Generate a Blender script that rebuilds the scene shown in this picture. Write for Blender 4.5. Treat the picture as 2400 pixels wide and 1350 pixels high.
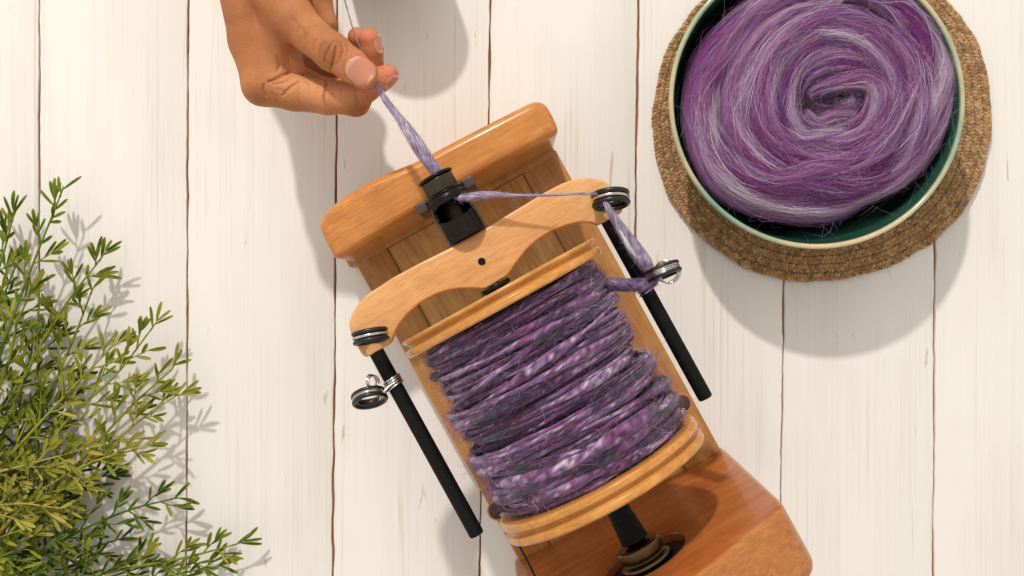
import bpy, math, random
import numpy as np
from mathutils import Vector, Matrix
from mathutils.bvhtree import BVHTree
PI = math.pi
rng = np.random.default_rng(7)
random.seed(7)
scene = bpy.context.scene
COL = scene.collection
for o in list(bpy.data.objects): bpy.data.objects.remove(o)

# ------------------------------------------------------------------ units
# one working unit is 0.34 mm; all lengths below are in working units
S = 0.00034
H = 2600.0                     # camera height over the tabletop
# ------------------------------------------------------------------ camera
cam_d = bpy.data.cameras.new('camera'); cam = bpy.data.objects.new('camera', cam_d); COL.objects.link(cam)
cam.location = (0, 0, H*S); cam.rotation_euler = (0, 0, 0)
cam_d.sensor_width = 36; cam_d.lens = 36*H/2400.0
cam_d.clip_start = 0.01; cam_d.clip_end = 50
scene.camera = cam
scene.render.resolution_x = 1024; scene.render.resolution_y = 576
# ------------------------------------------------------------------ light
world = bpy.data.worlds.new('World'); scene.world = world; world.use_nodes = True
bg = world.node_tree.nodes['Background']
bg.inputs['Color'].default_value = (1.0, 0.965, 0.91, 1); bg.inputs['Strength'].default_value = 0.80
LH = Vector((0.295, -0.955, 0)).normalized(); TE = 0.885
ldir = Vector((LH.x, LH.y, -TE)).normalized()          # travel direction of the key light
kd = bpy.data.lights.new('key_lamp', 'AREA'); kd.shape = 'DISK'; kd.size = 0.16; kd.energy = 146; kd.color = (1.0, 0.95, 0.90)
key = bpy.data.objects.new('key_lamp', kd); COL.objects.link(key)
key.location = -ldir*4.5; key.rotation_euler = ldir.to_track_quat('-Z', 'Y').to_euler()
fd = bpy.data.lights.new('added_fill_softbox', 'AREA'); fd.shape = 'RECTANGLE'; fd.size = 1.0; fd.size_y = 0.7; fd.energy = 3.0; fd.color = (1.0, 0.97, 0.93)  # added fill for soft highlights, not a lamp of the place
fl = bpy.data.objects.new('added_fill_softbox', fd); COL.objects.link(fl)
fl.location = (-0.5, 1.1, 1.5); fl.rotation_euler = (-Vector(fl.location)).to_track_quat('-Z', 'Y').to_euler()
vs = scene.view_settings; vs.view_transform = 'Standard'; vs.look = 'None'; vs.exposure = -0.06; vs.gamma = 1
scene.render.engine = 'CYCLES'
scene.cycles.max_bounces = 6

# ------------------------------------------------------------------ helpers
def lin(r, g, b):
    f = lambda c: (c/255/12.92) if c/255 <= 0.04045 else ((c/255+0.055)/1.055)**2.4
    return np.array([f(r), f(g), f(b)])
def W(px, py, z):
    k = 1-z/H
    return np.array([(px-1200)*k, -(py-675)*k, z], float)
def WW(pts): return np.array([W(*p[:3]) for p in pts])
CU = np.array([0.482, -0.876, 0]); CV = np.array([0.876, 0.482, 0])
CU /= np.linalg.norm(CU); CV = np.array([-CU[1], CU[0], 0])
def toL(p):                                             # world -> machine frame (u, v, z)
    p = np.atleast_2d(p); return np.stack([p@CU, p@CV, p[:, 2]], 1)
def frL(p):
    p = np.atleast_2d(p); return p[:, :1]*CU+p[:, 1:2]*CV+p[:, 2:3]*np.array([0, 0, 1])
def prop(o, label=None, cat=None, group=None, kind=None):
    if label: o['label'] = label
    if cat: o['category'] = cat
    if group: o['group'] = group
    if kind: o['kind'] = kind
    return o
def mk(name, V, F, mat, parent=None, off=None, smooth=True, col=None, uv=None, sharp=None):
    V = np.asarray(V, float)
    if off is not None: V = V-np.asarray(off, float)
    V = V*S
    me = bpy.data.meshes.new(name)
    if isinstance(F, np.ndarray):
        n = F.shape[1]; me.vertices.add(len(V)); me.vertices.foreach_set('co', V.ravel())
        me.loops.add(F.size); me.loops.foreach_set('vertex_index', F.ravel().astype(np.int32))
        me.polygons.add(len(F)); me.polygons.foreach_set('loop_start', np.arange(0, F.size, n, dtype=np.int32))
        me.polygons.foreach_set('loop_total', np.full(len(F), n, np.int32))
        me.update(calc_edges=True)
    else:
        me.from_pydata(V.tolist(), [], F); me.update()
    if smooth: me.polygons.foreach_set('use_smooth', np.ones(len(me.polygons), bool))
    if col is not None:
        a = me.color_attributes.new('Col', 'FLOAT_COLOR', 'POINT')
        c = np.ones((len(V), 4)); c[:, :3] = col; a.data.foreach_set('color', c.ravel())
    if uv is not None:
        u = me.uv_layers.new(name='UVMap'); li = np.empty(len(me.loops), np.int32); me.loops.foreach_get('vertex_index', li)
        u.data.foreach_set('uv', np.asarray(uv)[li].ravel())
    if sharp:
        me.set_sharp_from_angle(angle=math.radians(sharp))
    if mat: me.materials.append(mat)
    o = bpy.data.objects.new(name, me); COL.objects.link(o)
    if parent: o.parent = parent
    return o
def empty(name, loc, rz=0):
    o = bpy.data.objects.new(name, None); COL.objects.link(o); o.location = Vector(loc)*S; o.rotation_euler = (0, 0, rz); o.empty_display_size = 0.02
    return o
class MB:                                               # collects pieces of one mesh
    def __init__(s): s.V = []; s.F = []; s.n = 0; s.C = []; s.U = []
    def add(s, V, F, C=None, U=None):
        V = np.asarray(V, float); s.V.append(V)
        s.F.append(np.asarray(F)+s.n if isinstance(F, np.ndarray) else [[i+s.n for i in f] for f in F]); s.n += len(V)
        if C is not None: s.C.append(C)
        if U is not None: s.U.append(U)
    def out(s):
        V = np.concatenate(s.V)
        if all(isinstance(f, np.ndarray) for f in s.F) and len({f.shape[1] for f in s.F}) == 1: F = np.concatenate(s.F)
        else: F = [list(map(int, q)) for f in s.F for q in f]
        return V, F
    def build(s, name, mat, parent=None, off=None, **k):
        V, F = s.out()
        if s.C: k['col'] = np.concatenate(s.C)
        if s.U: k['uv'] = np.concatenate(s.U)
        return mk(name, V, F, mat, parent, off, **k)
def catmull(P, n):
    P = np.asarray(P, float); Q = np.vstack([2*P[0]-P[1], P, 2*P[-1]-P[-2]])
    t = np.linspace(0, len(P)-1-1e-9, n); i = t.astype(int); f = (t-i)[:, None]
    a, b, c, d = Q[i], Q[i+1], Q[i+2], Q[i+3]
    return 0.5*((2*b)+(-a+c)*f+(2*a-5*b+4*c-d)*f**2+(-a+3*b-3*c+d)*f**3)
def frames(P, closed=False, ref=None):
    if closed: T = np.roll(P, -1, 0)-np.roll(P, 1, 0)
    else: T = np.gradient(P, axis=0)
    T /= np.linalg.norm(T, axis=1)[:, None]+1e-12
    N = np.zeros_like(P)
    if ref is not None:
        r = np.broadcast_to(np.asarray(ref, float), P.shape)
        N = r-(r*T).sum(1)[:, None]*T; N /= np.linalg.norm(N, axis=1)[:, None]+1e-12
    else:
        a = np.array([0, 0, 1.]) if abs(T[0, 2]) < .9 else np.array([1., 0, 0])
        n = a-a@T[0]*T[0]; n /= np.linalg.norm(n)
        for i in range(len(P)):
            n = n-n@T[i]*T[i]; n /= np.linalg.norm(n)+1e-12; N[i] = n
    return T, N, np.cross(T, N)
def gridfaces(n, m, cn=False, cm=False):                # n rows, m columns
    i = np.arange(n if cn else n-1); j = np.arange(m if cm else m-1)
    I, J = np.meshgrid(i, j, indexing='ij'); I2 = (I+1) % n; J2 = (J+1) % m
    return np.stack([I*m+J, I*m+J2, I2*m+J2, I2*m+J], -1).reshape(-1, 4)
def tube(P, R, sides=10, closed=False, ref=None, flat=1.0, caps=True):
    P = np.asarray(P, float); n = len(P); R = np.broadcast_to(np.asarray(R, float), (n,)).copy()
    if caps and not closed: 
        P = np.vstack([P[0], P, P[-1]]); R = np.concatenate([[R[0]*.02], R, [R[-1]*.02]])
        d0 = P[1]-P[2]; d1 = P[-2]-P[-3]
        P[0] = P[1]+d0*1e-3; P[-1] = P[-2]+d1*1e-3
        Pt = P.copy()
        T, N, B = frames(Pt[1:-1], False, ref)
        T = np.vstack([T[0], T, T[-1]]); N = np.vstack([N[0], N, N[-1]]); B = np.vstack([B[0], B, B[-1]]); n += 2
    else: T, N, B = frames(P, closed, ref)
    a = np.linspace(0, 2*PI, sides, endpoint=False)
    V = P[:, None]+R[:, None, None]*(np.cos(a)[None, :, None]*N[:, None]*flat+np.sin(a)[None, :, None]*B[:, None])
    L = np.concatenate([[0], np.cumsum(np.linalg.norm(np.diff(P, axis=0), axis=1))])
    U = np.stack(np.broadcast_arrays(L[:, None], a[None]/(2*PI)), -1).reshape(-1, 2)
    F = gridfaces(n, sides, closed, True)
    return V.reshape(-1, 3), F[:, ::-1], U
def torus(c, ax, R, r, n=40, m=10):
    ax = np.asarray(ax, float); ax /= np.linalg.norm(ax)
    b = np.cross(ax, [0, 0, 1.]);
    if np.linalg.norm(b) < .1: b = np.cross(ax, [1., 0, 0])
    b /= np.linalg.norm(b); d = np.cross(ax, b); a = np.linspace(0, 2*PI, n, endpoint=False)
    P = np.asarray(c)+R*(np.cos(a)[:, None]*b+np.sin(a)[:, None]*d)
    return tube(P, r, m, closed=True)[:2]
def lathe_u(prof, v0, z0, n=96):                        # profile (u, r) turned about the spindle axis
    prof = np.asarray(prof, float); a = np.linspace(0, 2*PI, n, endpoint=False)
    V = np.stack(np.broadcast_arrays(prof[:, None, 0], v0+prof[:, None, 1]*np.cos(a), z0+prof[:, None, 1]*np.sin(a)), -1).reshape(-1, 3)
    return V, gridfaces(len(prof), n, False, True)
def lathe_z(prof, x0, y0, n=128, wob=None):             # profile (r, z)
    prof = np.asarray(prof, float); a = np.linspace(0, 2*PI, n, endpoint=False)
    w = 1 if wob is None else wob
    V = np.stack(np.broadcast_arrays(x0+prof[:, None, 0]*np.cos(a)*w, y0+prof[:, None, 0]*np.sin(a)*w, prof[:, None, 1]), -1).reshape(-1, 3)
    return V, gridfaces(len(prof), n, False, True)
def roundprof(pts, r=2.0, k=3):                         # rounds the corners of an open profile
    pts = [np.array(p, float) for p in pts]; out = [pts[0]]
    for i in range(1, len(pts)-1):
        a, b, c = pts[i-1], pts[i], pts[i+1]; la = np.linalg.norm(a-b); lc = np.linalg.norm(c-b); rr = min(r, la*.45, lc*.45)
        p, q = b+(a-b)/la*rr, b+(c-b)/lc*rr
        for t in np.linspace(0, 1, k+1): out.append((1-t)**2*p+2*t*(1-t)*b+t*t*q)
    out.append(pts[-1]); return np.array(out)
def resample(P, step, closed=True):
    P = np.asarray(P, float); Q = np.vstack([P, P[:1]]) if closed else P
    d = np.concatenate([[0], np.cumsum(np.linalg.norm(np.diff(Q, axis=0), axis=1))]); n = max(8, int(d[-1]/step))
    t = np.linspace(0, d[-1], n, endpoint=not closed); return np.stack([np.interp(t, d, Q[:, i]) for i in range(Q.shape[1])], 1)
def smooth_closed(P, it=2):
    for _ in range(it): P = .25*np.roll(P, 1, 0)+.5*P+.25*np.roll(P, -1, 0)
    return P
def offset_poly(P, d):
    T = np.roll(P, -1, 0)-np.roll(P, 1, 0); T /= np.linalg.norm(T, axis=1)[:, None]+1e-12
    A = .5*np.sum(P[:, 0]*np.roll(P[:, 1], -1)-np.roll(P[:, 0], -1)*P[:, 1]); s = 1 if A > 0 else -1
    return P+s*d*np.stack([-T[:, 1], T[:, 0]], 1)      # inward for positive d
def slab(P2, h0, h1, bev, fn, k=4, bev0=None):          # rounded slab from a 2-D outline; fn maps (x, y, h) arrays to 3-D
    bev0 = bev if bev0 is None else bev0
    A = .5*np.sum(P2[:, 0]*np.roll(P2[:, 1], -1)-np.roll(P2[:, 0], -1)*P2[:, 1])
    if A < 0: P2 = P2[::-1]
    rings = []
    for t in np.linspace(0, PI/2, k+1): rings.append((bev0*(1-math.sin(t)), h0+bev0*(1-math.cos(t))))
    for t in np.linspace(PI/2, 0, k+1): rings.append((bev*(1-math.sin(t)), h1-bev*(1-math.cos(t))))
    V = []
    for d, h in rings:
        Q = offset_poly(P2, d) if d > 1e-6 else P2
        V.append(fn(Q[:, 0], Q[:, 1], np.full(len(Q), h)))
    n = len(P2); V = np.concatenate(V); F = gridfaces(len(rings), n, False, True).tolist()
    F.append(list(range(n))[::-1]); F.append(list(range((len(rings)-1)*n, len(rings)*n)))
    return V, F
def box(u0, u1, v0, v1, z0, z1, bev=2):
    P = np.array([(u0, v0), (u1, v0), (u1, v1), (u0, v1)], float)
    out = []
    r = bev
    for (cx, cy, a0) in ((u0+r, v0+r, PI), (u1-r, v0+r, 1.5*PI), (u1-r, v1-r, 0), (u0+r, v1-r, .5*PI)):
        for t in np.linspace(0, PI/2, 4): out.append((cx+r*math.cos(a0+t), cy+r*math.sin(a0+t)))
    # bevel rings keep their corner spacing by scaling about the middle
    P = np.array(out); c = np.array([(u0+u1)/2, (v0+v1)/2]); hs = np.array([(u1-u0)/2, (v1-v0)/2])
    V = []; k = 3; n = len(P); rings = []
    for t in np.linspace(0, PI/2, k+1): rings.append((r*(1-math.sin(t)), z0+r*(1-math.cos(t))))
    for t in np.linspace(PI/2, 0, k+1): rings.append((r*(1-math.sin(t)), z1-r*(1-math.cos(t))))
    for d, h in rings:
        Q = c+(P-c)*(hs-d)/hs; V.append(np.column_stack([Q, np.full(n, h)]))
    F = gridfaces(len(rings), n, False, True).tolist(); F.append(list(range(n))[::-1]); F.append(list(range((len(rings)-1)*n, len(rings)*n)))
    return np.concatenate(V), F
class Noise2:
    def __init__(s, seed, n=64): s.g = np.random.default_rng(seed).random((n, n)); s.n = n
    def __call__(s, x, y):
        x = np.asarray(x, float); y = np.asarray(y, float)
        i = np.floor(x).astype(int); j = np.floor(y).astype(int); fx = x-i; fy = y-j
        fx = fx*fx*(3-2*fx); fy = fy*fy*(3-2*fy); n = s.n; g = s.g
        return (g[i % n, j % n]*(1-fx)+g[(i+1) % n, j % n]*fx)*(1-fy)+(g[i % n, (j+1) % n]*(1-fx)+g[(i+1) % n, (j+1) % n]*fx)*fy
def ramp(t, stops):
    ts = [s[0] for s in stops]; cs = np.array([s[1] for s in stops]); return np.stack([np.interp(t, ts, cs[:, k]) for k in range(3)], -1)
def ribbons(P, Wd, w, taper=True):                      # P (M,K,3) fibres, Wd (M,K,3) or (M,3) width direction
    M, K, _ = P.shape
    if Wd.ndim == 2: Wd = Wd[:, None]
    T = np.gradient(P, axis=1); B = np.cross(T, Wd); B /= np.linalg.norm(B, axis=2)[..., None]+1e-12
    ww = np.broadcast_to(np.asarray(w, float).reshape(-1, 1), (M, K)).copy()
    if taper: ww *= np.sin(np.linspace(.12, PI-.12, K))**.5
    V = np.stack([P-B*ww[..., None]/2, P+B*ww[..., None]/2], 2).reshape(-1, 3)
    b = (np.arange(M)*K*2)[:, None]+(np.arange(K-1)*2)[None]; b = b.ravel()
    F = np.stack([b, b+1, b+3, b+2], 1); return V, F

# ------------------------------------------------------------------ materials
def newmat(name):
    m = bpy.data.materials.new(name); m.use_nodes = True; nt = m.node_tree
    return m, nt, nt.nodes['Principled BSDF']
def N(nt, t, **k):
    n = nt.nodes.new(t)
    for a, v in k.items():
        if a in ('operation', 'blend_type', 'data_type', 'noise_dimensions', 'wave_type', 'bands_direction', 'feature', 'attribute_name', 'noise_type', 'distance', 'layer_name'): setattr(n, a, v)
        else: n.inputs[a].default_value = v
    return n
def setp(b, **k):
    for a, v in k.items():
        a = a.replace('_', ' ')
        b.inputs[a].default_value = tuple(v)+(1,) if hasattr(v, '__len__') and len(v) == 3 and b.inputs[a].type == 'RGBA' else v
def mapping(nt, coord, scale, rot=(0, 0, 0)):
    tc = nt.nodes.new('ShaderNodeTexCoord'); mp = nt.nodes.new('ShaderNodeMapping')
    mp.inputs['Scale'].default_value = scale; mp.inputs['Rotation'].default_value = rot
    nt.links.new(tc.outputs[coord], mp.inputs['Vector']); return mp.outputs['Vector']
def crmp(nt, fac, stops):
    r = nt.nodes.new('ShaderNodeValToRGB'); e = r.color_ramp.elements
    while len(e) < len(stops): e.new(0.5)
    for el, (p, c) in zip(e, stops): el.position = p; el.color = tuple(c)+(1,) if len(c) == 3 else c
    nt.links.new(fac, r.inputs['Fac']); return r.outputs['Color']
def mixc(nt, a, b, fac, mode='MIX'):
    m = nt.nodes.new('ShaderNodeMix'); m.data_type = 'RGBA'; m.blend_type = mode
    for s, v in ((m.inputs[6], a), (m.inputs[7], b), (m.inputs[0], fac)):
        if isinstance(v, bpy.types.NodeSocket): nt.links.new(v, s)
        else: s.default_value = v if not hasattr(v, '__len__') else (tuple(v)+(1,))[:4]
    return m.outputs[2]
def bump(nt, b, h, strength=.3, dist=.0003, prev=None):
    n = nt.nodes.new('ShaderNodeBump'); n.inputs['Strength'].default_value = strength; n.inputs['Distance'].default_value = dist
    nt.links.new(h, n.inputs['Height'])
    if prev: nt.links.new(prev, n.inputs['Normal'])
    nt.links.new(n.outputs['Normal'], b.inputs['Normal']); return n.outputs['Normal']
def wood(name, c0, c1, c2, grain=(12, 300, 300), rough=.35, coat=.3, fleck=.5, fig=0.25, coord='Object'):
    m, nt, b = newmat(name)
    v = mapping(nt, coord, grain)
    n1 = N(nt, 'ShaderNodeTexNoise', Scale=1.0, Detail=5, Roughness=.62, Distortion=.9); nt.links.new(v, n1.inputs['Vector'])
    v2 = mapping(nt, coord, tuple(g*4.5 for g in grain))
    n2 = N(nt, 'ShaderNodeTexNoise', Scale=1.0, Detail=4, Roughness=.7, Distortion=.2); nt.links.new(v2, n2.inputs['Vector'])
    v3 = mapping(nt, coord, (38, 38, 38))
    n3 = N(nt, 'ShaderNodeTexNoise', Scale=1.0, Detail=3, Roughness=.5, Distortion=1.2); nt.links.new(v3, n3.inputs['Vector'])
    col = crmp(nt, n1.outputs['Fac'], [(.28, c0), (.5, c1), (.72, c2)])
    d = crmp(nt, n2.outputs['Fac'], [(.36, (1-fleck,)*3), (.52, (1, 1, 1))])
    col = mixc(nt, col, d, .55, 'MULTIPLY')
    f = crmp(nt, n3.outputs['Fac'], [(.3, (1-fig, 1-fig*1.15, 1-fig*1.3)), (.7, (1.0, 1.0, 1.0))])
    col = mixc(nt, col, f, 1.0, 'MULTIPLY')
    nt.links.new(col, b.inputs['Base Color'])
    b.inputs['Specular IOR Level'].default_value = .28; setp(b, Roughness=rough, Coat_Weight=coat*.55, Coat_Roughness=.14)
    bump(nt, b, n2.outputs['Fac'], .22, .00012)
    return m
M_flyer = wood('maple_wood', lin(204, 146, 86), lin(216, 160, 100), lin(226, 174, 116), grain=(260, 14, 260), rough=.42, coat=.25, fleck=.28, fig=.10)
M_flange = wood('turned_maple', lin(190, 126, 58), lin(208, 144, 72), lin(220, 160, 90), grain=(180, 16, 180), rough=.3, coat=.4, fleck=.35, fig=.16)
M_board = wood('varnished_cherry', lin(192, 120, 54), lin(206, 134, 64), lin(218, 150, 80), grain=(330, 9, 330), rough=.3, coat=.6, fleck=.38, fig=.2)
M_shell = wood('golden_shell_wood', lin(164, 98, 44), lin(178, 112, 52), lin(190, 126, 64), grain=(200, 9, 200), rough=.3, coat=.6, fleck=.34, fig=.05)
M_body = wood('body_wood', lin(168, 112, 54), lin(186, 130, 68), lin(198, 146, 84), grain=(14, 240, 240), rough=.36, coat=.4, fleck=.3, fig=.2)
M_panel = wood('panel_wood', lin(186, 132, 72), lin(210, 158, 94), lin(220, 172, 110), grain=(9, 130, 130), rough=.45, coat=.15, fleck=.5, fig=.2)
M_motor = wood('red_cherry', lin(160, 86, 38), lin(182, 104, 48), lin(198, 124, 62), grain=(60, 10, 60), rough=.34, coat=.5, fleck=.18, fig=.22)

def simple(name, c, rough=.5, metal=0., coat=0., bs=None, bstr=.2, spec=None):
    m, nt, b = newmat(name); setp(b, Base_Color=c, Roughness=rough, Metallic=metal, Coat_Weight=coat)
    if spec is not None: b.inputs['Specular IOR Level'].default_value = spec
    v = mapping(nt, 'Object', (bs or 400,)*3); n = N(nt, 'ShaderNodeTexNoise', Scale=1.0, Detail=4, Roughness=.65); nt.links.new(v, n.inputs['Vector'])
    r = crmp(nt, n.outputs['Fac'], [(.3, (rough*.8,)*3), (.7, (min(1, rough*1.25),)*3)]); nt.links.new(r, b.inputs['Roughness'])
    k = crmp(nt, n.outputs['Fac'], [(.3, tuple(np.array(c)*.82)), (.75, tuple(np.minimum(np.array(c)*1.25, 1)))]); nt.links.new(k, b.inputs['Base Color'])
    bump(nt, b, n.outputs['Fac'], bstr, .0001); return m
M_black = simple('black_paint', (.0045, .0055, .0052), .6, bs=2500, bstr=.4, spec=.15)
_nt = M_black.node_tree; _b = _nt.nodes['Principled BSDF']; _v = mapping(_nt, 'Object', (1500,)*3); _n = N(_nt, 'ShaderNodeTexNoise', Scale=1.0, Detail=1, Roughness=.4); _nt.links.new(_v, _n.inputs['Vector'])
_nt.links.new(mixc(_nt, (.0045, .0055, .0052), (.055, .05, .045), crmp(_nt, _n.outputs['Fac'], [(.70, (0, 0, 0)), (.78, (1, 1, 1))])), _b.inputs['Base Color'])
M_rubber = simple('black_rubber', (.008, .008, .008), .33, bs=900)
M_gun = simple('dark_metal', (.030, .025, .022), .27, metal=1.0, bs=300)
M_brassdark = simple('worn_brass', (.062, .05, .034), .24, metal=.85, bs=180)
M_brass = simple('brass', (.13, .092, .042), .26, metal=.95, bs=250)
M_steel = simple('steel_wire', (.62, .58, .52), .25, metal=1, bs=600)
M_brownplastic = simple('brown_plastic', (.055, .035, .028), .4, bs=500)
M_dark = simple('dark_recess', (.012, .008, .005), .7)
M_cord = simple('black_cord', (.01, .01, .01), .7)

def fibre(name, sheen=.35, rough=.75, bs=(.12, 14), bstr=.9, twist=0.0, bd=.0006):
    m, nt, b = newmat(name); a = N(nt, 'ShaderNodeVertexColor'); a.layer_name = 'Col'
    setp(b, Roughness=rough, Sheen_Weight=sheen, Sheen_Roughness=.5); b.inputs['Specular IOR Level'].default_value = .3
    tc = nt.nodes.new('ShaderNodeUVMap'); sp = nt.nodes.new('ShaderNodeSeparateXYZ'); nt.links.new(tc.outputs['UV'], sp.inputs[0])
    ml = N(nt, 'ShaderNodeMath', operation='MULTIPLY'); ml.inputs[1].default_value = twist; nt.links.new(sp.outputs['X'], ml.inputs[0])
    ad = N(nt, 'ShaderNodeMath', operation='ADD'); nt.links.new(ml.outputs[0], ad.inputs[0]); nt.links.new(sp.outputs['Y'], ad.inputs[1])
    cb = nt.nodes.new('ShaderNodeCombineXYZ')
    # wrap the angle so that there is no seam
    an = N(nt, 'ShaderNodeMath', operation='MULTIPLY'); an.inputs[1].default_value = 2*PI; nt.links.new(ad.outputs[0], an.inputs[0])
    sn = N(nt, 'ShaderNodeMath', operation='SINE'); nt.links.new(an.outputs[0], sn.inputs[0])
    cs = N(nt, 'ShaderNodeMath', operation='COSINE'); nt.links.new(an.outputs[0], cs.inputs[0])
    mx = N(nt, 'ShaderNodeMath', operation='MULTIPLY'); mx.inputs[1].default_value = bs[0]; nt.links.new(sp.outputs['X'], mx.inputs[0])
    my = N(nt, 'ShaderNodeMath', operation='MULTIPLY'); my.inputs[1].default_value = bs[1]; nt.links.new(sn.outputs[0], my.inputs[0])
    mz = N(nt, 'ShaderNodeMath', operation='MULTIPLY'); mz.inputs[1].default_value = bs[1]; nt.links.new(cs.outputs[0], mz.inputs[0])
    nt.links.new(mx.outputs[0], cb.inputs[0]); nt.links.new(my.outputs[0], cb.inputs[1]); nt.links.new(mz.outputs[0], cb.inputs[2])
    n = N(nt, 'ShaderNodeTexNoise', Scale=1.0, Detail=4, Roughness=.7, Distortion=.3); nt.links.new(cb.outputs[0], n.inputs['Vector'])
    v = crmp(nt, n.outputs['Fac'], [(.3, (.55, .5, .58)), (.52, (1, 1, 1)), (.72, (1.45, 1.45, 1.45))])
    nt.links.new(mixc(nt, a.outputs['Color'], v, .8, 'MULTIPLY'), b.inputs['Base Color'])
    bump(nt, b, n.outputs['Fac'], bstr, bd); return m
M_yarn = fibre('yarn_fibre', bs=(.05, 2.2), twist=.03, bstr=1.0)
M_wool = fibre('wool_fibre', bs=(.012, 9), twist=.0004, bstr=.8, bd=.0008)
def fuzzm(name, sheen=.2):
    m, nt, b = newmat(name); a = N(nt, 'ShaderNodeVertexColor'); a.layer_name = 'Col'; nt.links.new(a.outputs['Color'], b.inputs['Base Color'])
    setp(b, Roughness=.6, Sheen_Weight=sheen); b.inputs['Specular IOR Level'].default_value = .2; b.inputs['Subsurface Weight'].default_value = 0.0; return m
M_fuzz = fuzzm('loose_fibre')

# ------------------------------------------------------------------ tabletop of painted planks
def plank_mat():
    m, nt, b = newmat('white_painted_plank')
    v = mapping(nt, 'Object', (420, 4.0, 100)); n1 = N(nt, 'ShaderNodeTexNoise', Scale=1.0, Detail=4, Roughness=.6, Distortion=.25); nt.links.new(v, n1.inputs['Vector'])
    v = mapping(nt, 'Object', (130, 3.0, 60)); n2 = N(nt, 'ShaderNodeTexNoise', Scale=1.0, Detail=3, Roughness=.55, Distortion=.8); nt.links.new(v, n2.inputs['Vector'])
    v = mapping(nt, 'Object', (160, 16, 60)); n3 = N(nt, 'ShaderNodeTexNoise', Scale=1.0, Detail=4, Roughness=.6, Distortion=.5); nt.links.new(v, n3.inputs['Vector'])
    v = mapping(nt, 'Object', (9, 5, 5)); n4 = N(nt, 'ShaderNodeTexNoise', Scale=1.0, Detail=2); nt.links.new(v, n4.inputs['Vector'])
    base = crmp(nt, n1.outputs['Fac'], [(.30, lin(212, 204, 193)), (.44, lin(225, 219, 210)), (.7, lin(231, 226, 219))])
    blot = crmp(nt, n4.outputs['Fac'], [(.35, (.965, .955, .94)), (.65, (1, 1, 1))])
    base = mixc(nt, base, blot, 1.0, 'MULTIPLY')
    v = mapping(nt, 'Object', (22, 6, 5)); n5 = N(nt, 'ShaderNodeTexNoise', Scale=1.0, Detail=3); nt.links.new(v, n5.inputs['Vector'])
    base = mixc(nt, lin(230, 225, 217), base, crmp(nt, n5.outputs['Fac'], [(.38, (.15, .15, .15)), (.66, (1, 1, 1))]))
    st = crmp(nt, n2.outputs['Fac'], [(.66, (1, 1, 1)), (.72, (.86, .82, .76)), (.76, (.84, .80, .73)), (.80, (1, 1, 1))])
    base = mixc(nt, base, st, .8, 'MULTIPLY')
    ck = crmp(nt, n3.outputs['Fac'], [(.69, (1, 1, 1)), (.73, (.70, .58, .46))])
    base = mixc(nt, base, ck, .85, 'MULTIPLY')
    nt.links.new(base, b.inputs['Base Color']); setp(b, Roughness=.62)
    nn = bump(nt, b, n1.outputs['Fac'], .30, .00022); bump(nt, b, n2.outputs['Fac'], .25, .0004, nn); return m
M_plank = plank_mat()
M_under = wood('bare_plank_edge', lin(126, 74, 48), lin(158, 100, 70), lin(176, 118, 86), grain=(300, 8, 300), rough=.7, coat=0)
top = prop(empty('tabletop', (0, 0, 0)), kind='structure')
V, F = box(-2300, 2300, -1900, 1900, -40, -9, 3)
mk('table_base', V, F, M_under, top, smooth=False)
seams = [(-1320, -1330), (-965, -972), (-612, -618), (-260, -266), (92, 88), (441, 435), (790, 779), (1149, 1124), (1496, 1478), (1846, 1830), (2199, 2186), (2550, 2540), (2900, 2890), (3250, 3240)]
nzs = Noise2(3)
def seam_x(i, y):
    a, b = seams[i]; t = (y+675)/1350.0                # y in page direction, 0 at the centre
    x = a+(b-a)*t-1200
    return x+1.1*(nzs(y/60+i*9.1, i*3.3)-.5)*2+.8*(nzs(y/15+i*5.7, i*7.9)-.5)*2+4*(nzs(y/400+i, 2.5)-.5)
def seam_w(i, y): return 3.1+2.4*(nzs(y/90+i*3.7, 11.3+i)-.5)*2+1.5*(nzs(y/22+i*1.7, 21.3+i)-.5)
for i in range(len(seams)-1):
    ys = np.linspace(-1700, 1700, 340); xl = seam_x(i, ys)+np.clip(seam_w(i, ys), 1.2, 9)/2+.6; xr = seam_x(i+1, ys)-np.clip(seam_w(i+1, ys), 1.2, 9)/2-.6
    cols = [(xl, -9), (xl, -2.2), (xl+.8, -.6), (xl+2.2, 0), (xr-2.2, 0), (xr-.8, -.6), (xr, -2.2), (xr, -9)]
    V = np.stack([np.stack([x, -ys, np.full_like(ys, z)], 1) for x, z in cols], 1).reshape(-1, 3)
    mk('plank', V, gridfaces(len(ys), len(cols)), M_plank, top, smooth=True, sharp=40)

# ------------------------------------------------------------------ electric spinning machine
AV, AZ = -27.0, 430.0                                  # spindle axis: v, z in the machine frame
base_c = np.array([230., AV, 0.])
mach = empty('spinning_machine', frL(base_c)[0], math.atan2(CU[1], CU[0]))
prop(mach, 'electric wooden spinning machine lying diagonally across the white planks, with flyer arm and black rods', 'spinning wheel')
def MK(name, V, F, mat, parent=mach, **k): return mk(name, V, F, mat, parent, off=base_c, **k)
def imgL(px, py, z): return toL(W(px, py, z))[0]
# side rails and panel
V, F = box(-232, 562, -288, -208, 0, 50, 5); MK('side_rail', V, F, M_body)
V, F = box(-232, 562, 149, 241, 0, 50, 5); MK('side_rail', V, F, M_body)
for a, b_, zz in ((-207, 148, 43),):
    V, F = box(-218.2, 560, a, b_, 4, zz, 1.2); MK('floor_board', V, F, M_panel)
V, F = box(-244, -219, -304, 238, 1, 54, 5); MK('cross_rail', V, F, M_body)
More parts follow.
